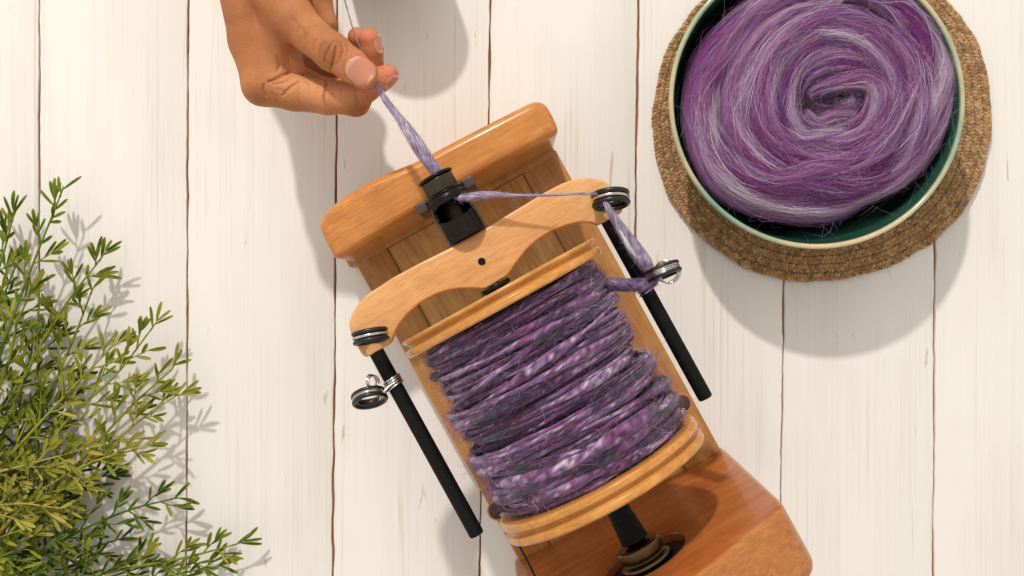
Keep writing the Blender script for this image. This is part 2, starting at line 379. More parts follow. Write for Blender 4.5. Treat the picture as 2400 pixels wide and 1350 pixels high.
# front board: plan outline taken at its top
fb = [(750, 545), (746, 526), (752, 508), (762, 495), (790, 471), (867, 423), (985, 374), (1090, 318), (1186, 268), (1240, 240), (1256, 235), (1270, 236), (1283, 246), (1297, 272), (1309, 300), (1309, 309), (1303, 315), (1110, 421), (979, 497), (886, 554), (801, 607), (788, 608), (780, 603)]
fbL = np.array([imgL(x, y, 300)[:2] for x, y in fb]); fbL = smooth_closed(resample(fbL, 5), 3)
def fbm(x, y, h):                                      # the top swells a little towards the middle
    t = np.clip(h/300, 0, 1)**6; return np.column_stack([x, y, h+t*(14*(1-((y-AV)/265)**2))])
V, F = slab(fbL, 2, 300, 19, fbm, k=8, bev0=3); MK('front_board', V, F, M_board, sharp=50)
# motor housing with a round opening in its face
def prof_outer(n=160):
    w = 278; pts = []
    top_pts = [(AV-w, 2), (AV-w, 400), (AV-w, 512), (AV-w+4, 535), (AV-w+16, 554), (AV-w+40, 568), (AV-w+100, 595), (AV-w+180, 632), (AV-60, 650), (AV, 655), (AV+60, 650), (AV+w-180, 632), (AV+w-100, 595), (AV+w-40, 568), (AV+w-16, 554), (AV+w-4, 535), (AV+w, 512), (AV+w, 400), (AV+w, 2)]
    return np.array(top_pts, float)
po = smooth_closed(resample(prof_outer(), 6), 9)
th = np.linspace(0, 2*PI, 180, endpoint=False)
def ray_poly(P, c, a):
    d = np.array([math.cos(a), math.sin(a)]); Q = np.roll(P, -1, 0); e = Q-P; f = P-c
    den = d[0]*e[:, 1]-d[1]*e[:, 0]; den = np.where(abs(den) < 1e-9, 1e-9, den)
    t = (f[:, 0]*e[:, 1]-f[:, 1]*e[:, 0])/den; s = (f[:, 0]*d[1]-f[:, 1]*d[0])/den
    ok = (s >= -1e-6) & (s <= 1+1e-6) & (t > 0); return c+d*t[ok].min()
cc = np.array([AV, AZ-60]); ho = np.array([AV, AZ])
outer = np.array([ray_poly(po, cc, a) for a in th]); hole = ho+88*np.stack([np.cos(th), np.sin(th)], 1)
def fu(z): return 560+.07*(z-50)
rings = []
def ring(P, du): rings.append(np.column_stack([fu(P[:, 1])+du, P]))
ring(ho+(hole-ho)*.55, 60); ring(hole, 60); ring(hole, 4); ring(ho+(hole-ho)*1.01, 1); ring(ho+(hole-ho)*1.03, 0)
hb = 12
for t in (0.0, .25, .5, .75): ring((1-t)*(ho+(hole-ho)*1.03)+t*offset_poly(outer, hb), 0) if t else None
for t in np.linspace(0, PI/2, 6): ring(offset_poly(outer, hb*(1-math.sin(t))), hb*(1-math.cos(t)))
bb = 30
for t in np.linspace(PI/2, 0, 8): ring(offset_poly(outer, bb*(1-math.sin(t))), 146-bb*(1-math.cos(t)))
V = np.concatenate(rings); F = gridfaces(len(rings), len(th), False, True).tolist(); F.append(list(range(len(V)-len(th), len(V))))
V[:, 2] = np.maximum(V[:, 2], 2)
hous = MK('motor_housing', V, F, M_motor, sharp=45)
hous.data.materials.append(M_shell)
fc = len(rings)-14
for p_ in hous.data.polygons:
    if min(p_.vertices)//len(th) >= fc+1: p_.material_index = 1
# shaft, boss and brass collar
V, F = lathe_u(roundprof([(380, 0), (380, 23), (500, 23.5), (500, 25), (548, 28), (548, 0)], 1), AV, AZ, 64); MK('spindle_shaft', V, F, M_black, sharp=40)
pr = roundprof([(554, 20), (555, 42), (558, 46.5), (578, 47), (580, 41), (586, 40), (590, 52), (597, 54), (600, 46), (606, 44), (606, 0)], 2)
V, F = lathe_u(pr, AV, AZ, 80); MK('brass_collar', V, F, M_brass, sharp=40)
V, F = lathe_u(roundprof([(640, 50), (604, 52), (600, 60), (600, 84), (640, 86)], 2), AV, AZ, 80); MK('recess_shade_ring', V, F, M_dark, sharp=40)  # near-black ring paints the shade inside the opening
# orifice tube
pr = roundprof([(-258, 20), (-265, 24), (-266, 34), (-264, 36.5), (-260, 36.5), (-258, 31), (-256, 31)], 1)
V, F = lathe_u(pr, AV, AZ, 72); ori = MK('orifice_tube', V, F, M_gun, sharp=40)
pr = roundprof([(-258, 30), (-257, 33.5), (-230, 34), (-229, 31)], 1)
V, F = lathe_u(pr, AV, AZ, 72)
MK('bearing_sleeve', V, F, M_brassdark, parent=ori, sharp=40)
pr = roundprof([(-229, 30), (-229, 40), (-226, 43), (-223, 40), (-220, 40), (-217, 42), (-213, 42)], 1)
V, F = lathe_u(pr, AV, AZ, 72); MK('tube_collar', V, F, M_gun, parent=ori, sharp=40)
# windowed part of the tube: the wall is left open towards the top
mb = MB()
for (u0, u1, half) in ((-213, -206, PI), (-206, -170, None), (-170, -129, PI)):
    us = np.linspace(u0, u1, 12)
    if half is None:
        a = np.linspace(PI/2+1.15, PI/2-1.15+2*PI, 60)
        tt = (us-u0)/(u1-u0); open_ = 1.15*np.clip(np.sin(PI*tt)*1.6, .25, 1)**.6
        A = np.stack([np.linspace(PI/2+o_, PI/2-o_+2*PI, 60) for o_ in open_])
    else: A = np.stack([np.linspace(PI/2, PI/2+2*PI, 60)]*len(us))
    Vo = np.stack([np.broadcast_to(us[:, None], A.shape), AV+42*np.cos(A), AZ+42*np.sin(A)], -1)
    Vi = np.stack([np.broadcast_to(us[:, None], A.shape), AV+36*np.cos(A), AZ+36*np.sin(A)], -1)
    n, m_ = A.shape; Fq = gridfaces(n, m_)
    VV = np.concatenate([Vo.reshape(-1, 3), Vi.reshape(-1, 3)]); o2 = n*m_; Fl = Fq.tolist()+(Fq[:, ::-1]+o2).tolist()
    if half is None:
        for i in range(n-1):
            for j in (0, m_-1): Fl.append([i*m_+j, (i+1)*m_+j, (i+1)*m_+j+o2, i*m_+j+o2])
    for i in (0, n-1):
        for j in range(m_-1): Fl.append([i*m_+j, i*m_+j+1, i*m_+j+1+o2, i*m_+j+o2])
    mb.add(VV, Fl)
mb.build('tube_window', M_gun, ori, base_c, sharp=35)
# bearing bracket
mb = MB()
for s in (-1, 1):
    V, F = box(-233.5, -212, min(AV+s*38, AV+s*64), max(AV+s*38, AV+s*64), 270, 428, 3); mb.add(V, F)
V, F = box(-233, -213, AV-63, AV+63, 262, 384, 3); mb.add(V, F)
mb.build('bearing_bracket', M_brownplastic, mach, base_c, sharp=40)
# flyer arm: flat board in the plane of the spindle, seen face on
FS = -27/260.
def flyz(v): return AZ+16+FS*(v-AV)
outl = [(817, 762), (823, 738), (839, 711), (863, 688), (923, 649), (990, 613), (1057, 580), (1100, 558), (1150, 528), (1205, 494), (1260, 461), (1278, 450), (1316, 430), (1342, 421), (1382, 416), (1411, 421), (1431, 436), (1442, 452), (1452, 468), (1461, 490), (1458, 498), (1433, 513), (1402, 528), (1396, 526), (1389, 521), (1356, 521), (1327, 528), (1293, 541), (1260, 562), (1237, 582), (1220, 603), (1206, 622), (1192, 643), (1186, 649), (1160, 665), (1137, 678), (1123, 676), (1079, 676), (1052, 680), (1023, 689), (986, 709), (954, 736), (932, 765), (921, 789), (918, 800), (911, 808), (868, 834), (858, 838), (850, 834), (834, 808), (823, 785)]
def onfly(px, py, dz=0):
    z = AZ+16+dz
    for _ in range(6): p = imgL(px, py, z); z = flyz(p[1])+dz
    return p
oL = np.array([onfly(x, y)[:2] for x, y in outl]); oL = smooth_closed(resample(oL, 3.0), 2)
V, F = slab(oL, -36, 0, 4.5, lambda x, y, h: np.column_stack([x, y, flyz(y)+h]), k=4)
arm = MK('flyer_arm', V, F, M_flyer, sharp=50)
p = onfly(1129, 613)
V, F, _ = tube([p+[0, 0, -3], p+[0, 0, .8]], 7.5, 20); MK('screw_recess_shade', V, F, M_black, parent=arm, sharp=40)  # flush black disc stands in for the shaded recess
V, F = torus(p+[0, 0, .6], (0, 0, 1), 6.5, 1.1, 24, 6); MK('screw_rim', V, F, M_gun, parent=arm)
for v0, u1, dz in ((-289, 386, 27), (231, 377, -27)):
    zz = AZ+dz
    pr = roundprof([(-48, 0), (-48, 14.6), (-20, 14.8), (u1-4, 14.8), (u1, 13.2), (u1, 0)], 2)
    V, F = lathe_u(pr, v0, zz, 40); MK('flyer_rod', V, F, M_black, parent=arm, sharp=40)
V, F = lathe_u(roundprof([(-60, 0), (-60, 11), (-22, 11), (-22, 33), (-13, 33), (-13, 24), (-10, 24), (-10, 0)], 1.5), AV, AZ, 60); MK('flyer_hub', V, F, M_gun, parent=arm, sharp=40)
# eyelets and sliding hooks (page coordinates -> machine frame)
def vdir(dx, dy, dz): return toL(np.array([dx, -dy, dz], float))[0]
def grommet(c, ax, R, gap=8.5, r=4.2, wires=2, wr=2.3):
    ax = np.asarray(ax, float)/np.linalg.norm(ax); mb = MB()
    for s in (-1, 1): V, F = torus(c+ax*s*gap, ax, R, r); mb.add(V, F)
    V, F = torus(c, ax, R-5, 7); mb.add(V, F)
    mb.build('guide_grommet', M_rubber, arm, base_c)
    mb = MB()
    for q in np.linspace(-.5, .5, wires) if wires > 1 else [0]:
        V, F = torus(c+ax*q*(wires-1)*wr*2.1, ax, R+.8, wr); mb.add(V, F)
    mb.build('wire_ring', M_steel, arm, base_c)
grommet(onfly(1431, 467, 30), vdir(.10, 1, .24), 33, gap=9.5, r=5.0, wires=1, wr=3.6)
grommet(onfly(868, 788, 28), vdir(.20, 1, .12), 31, wires=1, wr=3.2)
c = imgL(1553, 637, AZ+10); grommet(c, vdir(.40, 1, .15), 33, gap=7.5, wires=3, wr=2.0)
mb = MB()
for q in (-4, 0, 4):
    V, F = torus(imgL(1566, 637, AZ+2)+vdir(q*.8, q*.3, q), vdir(.25*q/4, .2, 1), 22, 1.7); mb.add(V, F)
for q in (-1.7, 1.7, 4.8):
    rodc = np.array([imgL(1552, 650, AZ-27)[0]+q*2, 231, AZ-27]); V, F = torus(rodc, (1, .12, 0), 17, 1.8, 30, 8); mb.add(V, F)
P = catmull(WW([(1590, 625, AZ+8), (1565, 612, AZ+10), (1540, 622, AZ), (1524, 640, AZ-8)]), 20); V, F, _ = tube(toL(P), 1.7, 8); mb.add(V, F)
mb.build('sliding_hook', M_steel, arm, base_c)
c = imgL(866, 932, AZ+40); grommet(c, vdir(.28, 1, .52), 31, gap=6.5, wires=3, wr=2.0)
mb = MB()
ul = imgL(922, 897, AZ+27)[0]
for q in (-7.5, -2.6, 2.4, 7.3):
    V, F = torus((ul+q, -289, AZ+27), (1, .1, .06), 17.3, 2.3, 36, 8); mb.add(V, F)
for q in (-3, 0, 3.2):
    V, F = torus(imgL(873, 895, AZ+34)+vdir(q*1.0, q*.2, q), vdir(1, -.3, .9+q*.05), 13, 1.7); mb.add(V, F)
P = catmull(WW([(893, 935, AZ+48), (900, 920, AZ+52), (912, 905, AZ+48), (925, 897, AZ+46)]), 16)
for q in (-3, 2): V, F, _ = tube(toL(P+np.array([q, q*.6, 0])), 1.9, 8); mb.add(V, F)
mb.build('sliding_hook', M_steel, arm, base_c)
# holes imitated by flat discs with painted shade, and hooks in the side rails
for (px, py, s) in ((1598, 946, 1), (1166, 1196, -1)):
    c = imgL(px, py, 50)
    a = np.linspace(0, 2*PI, 36, endpoint=False); rr = [(23, 50.6), (22, 51.0), (20.5, 50.5), (19.5, 48)]
    V, F = lathe_z([(24, 50.3), (23, 51.6), (20.5, 51.4), (19.5, 50.4)], c[0], c[1], 40); MK('hole_rim', V, F, M_board)
    V, F = lathe_z([(19.6, 50.3), (19.4, 50.6), (10, 50.5), (0.1, 50.4)], c[0], c[1], 40); MK('hole_shade_disc', V, F, simple('hole_shade', (.05, .026, .012), .6))
    P = [(c[0]+8, c[1]-s*4, 48), (c[0]+10, c[1]-s*8, 62), (c[0]+14, c[1]-s*18, 70), (c[0]+22, c[1]-s*16, 66), (c[0]+24, c[1]-s*6, 58)]
    mb = MB(); V, F, _ = tube(catmull(P, 24), 2.4, 8); mb.add(V, F)
    for q in range(4): V, F = torus((c[0]+10+q*3.5, c[1]-s*(6+q*1.5), 58+q*1.5), (1, -s*.5, .3), 6.5, 1.3, 20, 6); mb.add(V, F)
    mb.build('spring_hook', M_steel, mach, base_c)
# cord from the rear flange down to the motor
P = [imgL(1216, 1278, AZ-2), imgL(1236, 1315, AZ-20), imgL(1258, 1360, AZ-40), imgL(1275, 1395, AZ-60)]
V, F, _ = tube(catmull(P, 16), 2.2, 8); MK('drive_cord', V, F, M_cord)

# ------------------------------------------------------------------ bobbin
bob = empty('bobbin', frL(np.array([[200, AV, AZ-216]]))[0], math.atan2(CU[1], CU[0])); bobc = np.array([200, AV, AZ-216])
prop(bob, 'wooden bobbin with grooved round ends threaded on the black spindle under the flyer arm', 'bobbin')
pr = roundprof([(-10, 0), (-10, 208), (-8.5, 212.5), (-3.5, 213), (2, 205), (6, 203), (9, 210), (11, 215), (21, 216), (24.5, 213), (25, 150), (25, 0)], 2)
V, F = lathe_u(pr, AV, AZ, 128); mk('flange', V, F, M_flange, bob, bobc, sharp=50)
pr = roundprof([(388, 0), (388, 211), (391, 216), (402, 217), (405, 210), (410, 205), (414, 209), (417, 216), (428, 217), (432, 213), (433, 0)], 2)
V, F = lathe_u(pr, AV, AZ, 128); mk('flange', V, F, M_flange, bob, bobc, sharp=50)
V, F = lathe_u([(20, 60), (392, 60)], AV, AZ, 48); mk('barrel', V, F, M_flange, bob, bobc)

# ------------------------------------------------------------------ yarn wound on the bobbin
yarn = empty('handspun_yarn', frL(np.array([[200, AV, AZ-190]]))[0]); yoff = frL(np.array([[200, AV, AZ-190]]))[0]
prop(yarn, 'thick and thin purple handspun yarn wound on the bobbin and running up to the fingers', 'yarn')
PAL = [(0, lin(22, 18, 36)), (.12, lin(44, 30, 58)), (.25, lin(88, 40, 78)), (.35, lin(122, 54, 104)), (.43, lin(72, 60, 98)), (.54, lin(142, 68, 118)), (.63, lin(100, 88, 128)), (.72, lin(140, 122, 158)), (.82, lin(152, 92, 138)), (.93, lin(178, 152, 176)), (1, lin(204, 184, 202))]
nzc = Noise2(21, 256)
def dye(s, tw, seed):                                   # s along, tw fibre angle: streaks of dyed fibre
    a = .48*nzc(s/105+seed*3.1, seed*1.7)+.30*nzc(s/42+seed*7.1, tw*1.5+seed)+.40*nzc(s/110+seed*2.3, tw*6+seed*5.3)
    t = np.clip((a-.585)*2.2+.34, 0, 1); return ramp(t, PAL)
NT = 132; UC = np.arange(26, 388, 2.0); hgt = np.full((len(UC), NT), 158.0)
ths = np.arange(NT)/NT*2*PI
u = 40.0; d = 1; wraps = []; ang0 = 0
r_noise = Noise2(33, 256)
wi = 0; slope = 16.0; stot = 0.0; left_until = 0
while wi < 300 and (wi < 80 or hgt.mean() < 190.0):
    # u along this turn
    if rng.random() < .26: slope = rng.uniform(18, 75)
    elif rng.random() < .5: slope = rng.uniform(5, 20)
    u_line = u+d*slope*np.linspace(0, 1, NT+1); u_end = u_line[-1]
    u_line = u_line+5*(nzc(np.arange(NT+1)/26+wi*3.3*0+stot/300, 3.3)-.5)
    lo, hi = 33, 381
    u_line = np.clip(u_line, lo, hi)
    if u_end > hi-2 : d = -1; u_end = hi-2
    if u_end < lo+2: d = 1; u_end = lo+2
    if wi % 9 == 8:
        hm_ = np.convolve(hgt.mean(1), np.ones(9)/9, 'same'); tgt = UC[6+int(np.argmin(hm_[6:-6]))]; u_line = np.linspace(u_line[0], tgt, NT+1); u_end = tgt
    # reduce filling where already full: jump if this place is higher than average
    s = stot+np.arange(NT+1)*2*PI*185/NT
    big = r_noise(s/210, 1.5); rr = 2.1+3.3*r_noise(s/40, 4.2)+np.clip(big-.57, 0, 1)*36*(.4+.6*r_noise(s/40, 9.1))
    rr = np.clip(rr, 2.8, 16)
    hc = np.zeros(NT+1)
    idx = np.arange(NT+1) % NT
    iu = (u_line-UC[0])/2.0
    for k in range(-6, 7):
        ok = abs(k*2.0) <= rr*.8; j = np.clip(np.round(iu+k).astype(int), 0, len(UC)-1)
        hv = hgt[j, idx]-np.where(ok, 0, 1e3)-(k*2.0)**2/(2*rr)*.5; hc = np.maximum(hc, hv)
    m9 = np.convolve(np.concatenate([hc[-5:-1], hc, hc[1:5]]), np.ones(9)/9, 'valid'); hc2 = np.maximum(m9, hc*.4+m9*.6)+rr*.52
    lim = 176+18*np.clip((u_line-26)/60, 0, 1)+5*r_noise(s/200, 2.2)-15*np.clip((u_line-345)/40, 0, 1)
    hc2 = np.minimum(hc2, lim+2)
    for k in range(-8, 9):
        dd = abs(k*2.0); ok = dd < rr; j = np.clip(np.round(iu+k).astype(int), 0, len(UC)-1)
        top_ = hc2+np.sqrt(np.clip(rr**2-dd**2, 0, None))*.85
        cur = hgt[j, idx]; hgt[j, idx] = np.where(ok, np.maximum(cur, top_), cur)
    wraps.append((u_line, hc2, rr, s)); stot = s[-1]; u = u_end; wi += 1
mb = MB(); fibs = []; fcol = []
UL = np.concatenate([w[0][:-1] for w in wraps]); HC = np.concatenate([w[1][:-1] for w in wraps]); RR = np.concatenate([w[2][:-1] for w in wraps])
SS = np.concatenate([w[3][:-1] for w in wraps]); TH = np.arange(len(UL))/NT*2*PI
ker = np.array([1, 2, 3, 2, 1])/9.
UL = np.convolve(np.pad(UL, 2, 'edge'), ker, 'valid'); HC = np.convolve(np.pad(HC, 2, 'edge'), ker, 'valid')
PC = np.stack([UL, AV+HC*np.cos(TH), AZ+HC*np.sin(TH)], 1)
# the layers below, closed body under the outer windings
uu = np.linspace(25, 389, 90); aa_ = np.arange(180)/180*2*PI; UU, AA = np.meshgrid(uu, aa_, indexing='ij')
rb = 164+2.5*np.sin(UU*1.1+AA)+2*nzc(UU/14, AA*3); VV = np.stack([UU, AV+rb*np.cos(AA), AZ+rb*np.sin(AA)], -1).reshape(-1, 3)
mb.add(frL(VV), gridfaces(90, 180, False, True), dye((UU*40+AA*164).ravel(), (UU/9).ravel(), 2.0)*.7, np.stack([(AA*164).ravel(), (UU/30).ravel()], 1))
def chop(i0, i1, sides=10):
    P = PC[i0:i1]; rad = np.stack([np.zeros(i1-i0), np.cos(TH[i0:i1]), np.sin(TH[i0:i1])], 1)
    V, F, U = tube(P, RR[i0:i1], sides, ref=rad, flat=1.0, caps=False)
    s = np.repeat(SS[i0:i1], sides); a = np.tile(np.arange(sides)/sides, i1-i0); tw = a+s*.028
    C = dye(s, tw*6.28, 1.0); U = np.stack([s, a], 1); mb.add(frL(V), F, C, U)
chop(0, len(PC))
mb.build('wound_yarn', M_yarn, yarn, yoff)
# twisted surface fibres on the windings
nf = 15000; K = 8
i0 = rng.integers(0, len(PC)-14, nf); ln = rng.uniform(5, 13, nf)
ii = i0[:, None]+np.linspace(0, 1, K)[None]*ln[:, None]; iA = ii.astype(int); f = (ii-iA)[..., None]
C0 = PC[iA]*(1-f)+PC[iA+1]*f; R0 = (RR[iA]*(1-f[..., 0])+RR[iA+1]*f[..., 0]); T0 = TH[iA]*(1-f[..., 0])+TH[iA+1]*f[..., 0]
S0 = (SS[iA]*(1-f[..., 0])+SS[iA+1]*f[..., 0])
rad = np.stack([np.zeros_like(T0), np.cos(T0), np.sin(T0)], -1); bx = np.array([1., 0, 0])
phi = rng.uniform(-1.3, 1.3, nf)[:, None]+(np.linspace(0, 1, K)*1)[None]*rng.uniform(.2, 1.5, nf)[:, None]
lift = 1.03+rng.uniform(0, .12, nf)[:, None]*np.sin(np.linspace(0, PI, K))[None]
Pf = C0+R0[..., None]*lift[..., None]*(np.cos(phi)[..., None]*rad*.87+np.sin(phi)[..., None]*bx)
cf = dye(S0[:, 3], (phi[:, 3]/6.28+S0[:, 3]*.028+rng.uniform(-.1, .1, nf))*6.28, 1.0)*rng.uniform(.85, 1.5, nf)[:, None]
V, F = ribbons(frL(Pf.reshape(-1, 3)).reshape(Pf.shape), frL(rad.reshape(-1, 3)).reshape(Pf.shape), rng.uniform(.5, 1.1, nf))
prop(mk('surface_fibre', V, F, M_fuzz, yarn, yoff, col=np.repeat(np.clip(cf, 0, .9), K*2, 0)), kind='stuff')
# halo of loose hairs
nf = 20000; K = 9
i0 = rng.integers(0, len(PC), nf); rad = np.stack([np.zeros(nf), np.cos(TH[i0]), np.sin(TH[i0])], 1); tan = np.stack([np.zeros(nf), -np.sin(TH[i0]), np.cos(TH[i0])], 1)
oh = hgt[np.clip(((UL[i0]-26)/2).astype(int), 0, len(UC)-1), (np.arange(len(UL)) % NT)[i0]]
base = np.stack([UL[i0], AV+(oh-2)*np.cos(TH[i0]), AZ+(oh-2)*np.sin(TH[i0])], 1)
t = np.linspace(0, 1, K)[None, :, None]; Lh = np.minimum(rng.gamma(2.0, 4.0, nf), 17)[:, None, None]
dirs = rad[:, None]*rng.uniform(.1, .9, (nf, 1, 1))+tan[:, None]*rng.normal(0, .9, (nf, 1, 1))+bx*rng.normal(0, .9, (nf, 1, 1))
bend = rng.normal(0, .8, (nf, 1, 3))
Pf = base[:, None]+dirs*Lh*t+bend*1.3*Lh*t**2+rng.normal(0, .35, (nf, 1, 3))*Lh*np.sin(t*6)
V, F = ribbons(frL(Pf.reshape(-1, 3)).reshape(Pf.shape), rng.normal(0, 1, (nf, 3)), .36)
prop(mk('fuzz', V, F, M_fuzz, yarn, yoff, col=np.repeat(np.clip(dye(SS[i0], rng.uniform(0, 6, nf), 1.0)*.9+lin(110, 80, 108)*rng.uniform(.3, 1.1, nf)[:, None], 0, .8), K*2, 0)), kind='stuff')
# running strands
def strand(name, pts, seed, fuzz=300, nfib=200, pal=None, sides=14, wh=0.0, hair=7.0):
    pts = np.array(pts, float); P = catmull(WW(pts), 90); R = np.interp(np.linspace(0, 1, 90), np.linspace(0, 1, len(pts)), pts[:, 3])*.83
    V, F, U = tube(P, R, sides); n = len(V)//sides; s = U[:, 0]; tw = U[:, 1]+s*.02
    C = ramp(np.clip(.46+(nzc(s/35+seed, tw*5+seed)-.5)*1.7+wh*nzc(s/50, seed)+.12, 0, 1), pal or SPAL)
    o = mk(name, V, F, M_yarn, yarn, yoff, col=C, uv=U)
    T, Nn, B = frames(P); K = 8
    i0 = rng.integers(0, 72, nfib); ii = (i0[:, None]+np.linspace(0, 15, K)[None]).astype(int); ph = rng.uniform(0, 2*PI, nfib)[:, None]+np.linspace(0, 1, K)[None]*rng.uniform(.6, 1.8, nfib)[:, None]
    Pf = P[ii]+(R[ii]*(1.04+rng.uniform(0, .15, (nfib, 1))))[..., None]*(np.cos(ph)[..., None]*Nn[ii]+np.sin(ph)[..., None]*B[ii])
    V1, F1 = ribbons(Pf, np.cos(ph)[..., None]*Nn[ii]+np.sin(ph)[..., None]*B[ii], .7)
    c1 = ramp(rng.uniform(.2, 1, nfib), pal or SPAL)
    m2 = MB(); m2.add(V1, F1, np.repeat(c1, K*2, 0))
    i0 = rng.integers(0, 90, fuzz); K = 7; ph = rng.uniform(0, 2*PI, fuzz); rd = np.cos(ph)[:, None]*Nn[i0]+np.sin(ph)[:, None]*B[i0]; t = np.linspace(0, 1, K)[None, :, None]
    Lh = np.minimum(rng.gamma(2, hair*.32, (fuzz, 1, 1)), 14); Pf = P[i0][:, None]+rd[:, None]*R[i0][:, None, None]*.9+(rd[:, None]*rng.uniform(.2, .9, (fuzz, 1, 1))+T[i0][:, None]*rng.normal(0, 1, (fuzz, 1, 1)))*Lh*t+rng.normal(0, .6, (fuzz, 1, 3))*Lh*t**2
    V2, F2 = ribbons(Pf, rng.normal(0, 1, (fuzz, 3)), .32); m2.add(V2, F2, np.repeat(ramp(rng.uniform(.3, 1, fuzz), pal or SPAL), K*2, 0))
    prop(m2.build('strand_fuzz', M_fuzz, yarn, yoff), kind='stuff'); return o
SPAL = [(0, lin(82, 74, 100)), (.25, lin(120, 106, 140)), (.5, lin(146, 122, 156)), (.75, lin(172, 156, 178)), (1, lin(216, 206, 214))]
DPAL = [(0, lin(52, 42, 66)), (.35, lin(86, 62, 98)), (.6, lin(112, 74, 118)), (.8, lin(124, 108, 140)), (1, lin(160, 142, 172))]
strand('strand', [(792, -60, 470, 2), (808, 0, 465, 2), (822, 50, 455, 1.8), (836, 92, 440, 1.8), (850, 130, 418, 2), (862, 170, 398, 2), (880, 195, 400, 4)], 3, 40, 20, hair=2)
strand('strand', [(874, 185, 400, 3.5), (886, 205, 408, 5), (905, 236, 418, 7), (932, 272, 428, 8), (952, 300, 434, 12), (980, 342, 436, 15.5), (1003, 376, 434, 14), (1024, 402, 430, 13), (1040, 428, 430, 12)], 5, 900, 500, wh=.15, hair=9)
strand('strand', [(1060, 456, 440, 7), (1078, 463, 458, 7), (1100, 461, 474, 8.5), (1130, 458, 480, 9), (1160, 456, 482, 7), (1195, 458, 483, 4), (1240, 458, 484, 2.8), (1300, 457, 485, 2.6), (1360, 454, 487, 2.6), (1398, 454, 487, 2.6)], 8, 500, 260, wh=.15, hair=10)
strand('strand', [(1417, 472, 478, 5), (1428, 492, 474, 8), (1445, 520, 466, 10), (1465, 550, 456, 13), (1487, 583, 448, 17), (1508, 612, 444, 17), (1524, 636, 442, 12), (1534, 650, 440, 9)], 12, 600, 500, wh=.12, hair=7)
strand('strand', [(1538, 645, 438, 8), (1530, 660, 438, 12), (1505, 667, 440, 15), (1470, 668, 440, 15), (1435, 666, 438, 14), (1405, 664, 432, 13), (1370, 662, 420, 10)], 15, 700, 400, pal=DPAL, hair=9)
# tuft of undyed fibre caught in the strand
strand('white_tuft', [(1450, 536, 470, 1.5), (1459, 552, 469, 3), (1467, 567, 467, 5), (1474, 580, 464, 5.5), (1483, 592, 460, 4), (1494, 606, 456, 1.5)], 19, 160, 160, pal=[(0, lin(176, 166, 186)), (.5, lin(212, 204, 214)), (1, lin(232, 226, 230))], hair=6)

# ------------------------------------------------------------------ jute mat
matc = W(1922, 275, 0)[:2]
M_jute, nt, b = newmat('jute'); a = N(nt, 'ShaderNodeVertexColor'); a.layer_name = 'Col'
v = mapping(nt, 'Object', (700,)*3); n = N(nt, 'ShaderNodeTexNoise', Scale=1.0, Detail=4, Roughness=.7, Distortion=1.5); nt.links.new(v, n.inputs['Vector'])
nt.links.new(mixc(nt, a.outputs['Color'], crmp(nt, n.outputs['Fac'], [(.32, (.45, .42, .4)), (.5, (1, 1, 1)), (.7, (1.3, 1.3, 1.25))]), .85, 'MULTIPLY'), b.inputs['Base Color']); setp(b, Roughness=.85, Sheen_Weight=.2); bump(nt, b, n.outputs['Fac'], .9, .0006)
mat = empty('jute_mat', (matc[0], matc[1], 0)); moff = np.array([matc[0], matc[1], 0])
prop(mat, 'round braided brown jute mat lying on the white planks under the bowl', 'mat')
V, F = lathe_z([(0.1, 10), (375, 10), (378, 6), (375, 1), (0.1, .5)], matc[0], matc[1], 96); mk('mat_backing', V, F, M_jute, mat, moff, col=np.tile(lin(104, 78, 48), (len(V), 1)))
nzm = Noise2(41)
for ri, R0 in enumerate(range(382, 180, -20)):
    per = 24.0; npd = int(2*PI*R0/per); ns = npd*12; a = np.linspace(0, 2*PI, ns, endpoint=False); mb = MB()
    wob = R0+6*np.sin(a*2+1.1)+5*(nzm(np.cos(a)*2+9, np.sin(a)*2+9)-.5)*2+3.5*(nzm(np.cos(a)*9+30, np.sin(a)*9+30)-.5)*2
    for st in range(3):
        ph = a*npd+st*2*PI/3
        off = 6.7*np.sin(ph); zz = 14.5+2.2*np.sin(2*ph)
        P = np.stack([matc[0]+(wob+off)*np.cos(a), matc[1]+(wob+off)*np.sin(a), zz], 1)
        rr = 4.4*(1+.26*(nzm(a*40+st*9, ri)-.5)*2)
        V, F, U = tube(P, rr, 8, closed=True, ref=(0, 0, 1), flat=.7); s = np.repeat(a, 8)
        t = nzm(s*25+st*11, ri*3.1+U[:, 1]*3); mb.add(V, F, ramp(t, [(0, lin(110, 80, 46)), (.5, lin(166, 126, 80)), (1, lin(206, 166, 116))]))
    mb.build('braid', M_jute, mat, moff)
nf = 9000; K = 6; a = rng.uniform(0, 2*PI, nf); R = rng.uniform(280, 386, nf); base = np.stack([matc[0]+R*np.cos(a), matc[1]+R*np.sin(a), rng.uniform(10, 24, nf)], 1)
t = np.linspace(0, 1, K)[None, :, None]; L_ = rng.uniform(4, 13, (nf, 1, 1)); Pf = base[:, None]+rng.normal(0, .8, (nf, 1, 3))*L_*t+rng.normal(0, .6, (nf, 1, 3))*L_*t**2; Pf[..., 2] = np.maximum(Pf[..., 2], 1)
V, F = ribbons(Pf, rng.normal(0, 1, (nf, 3)), .6); prop(mk('loose_fibres', V, F, M_jute, mat, moff, col=np.repeat(ramp(rng.uniform(0, 1, nf), [(0, lin(120, 90, 56)), (1, lin(190, 156, 112))]), K*2, 0)), kind='stuff')

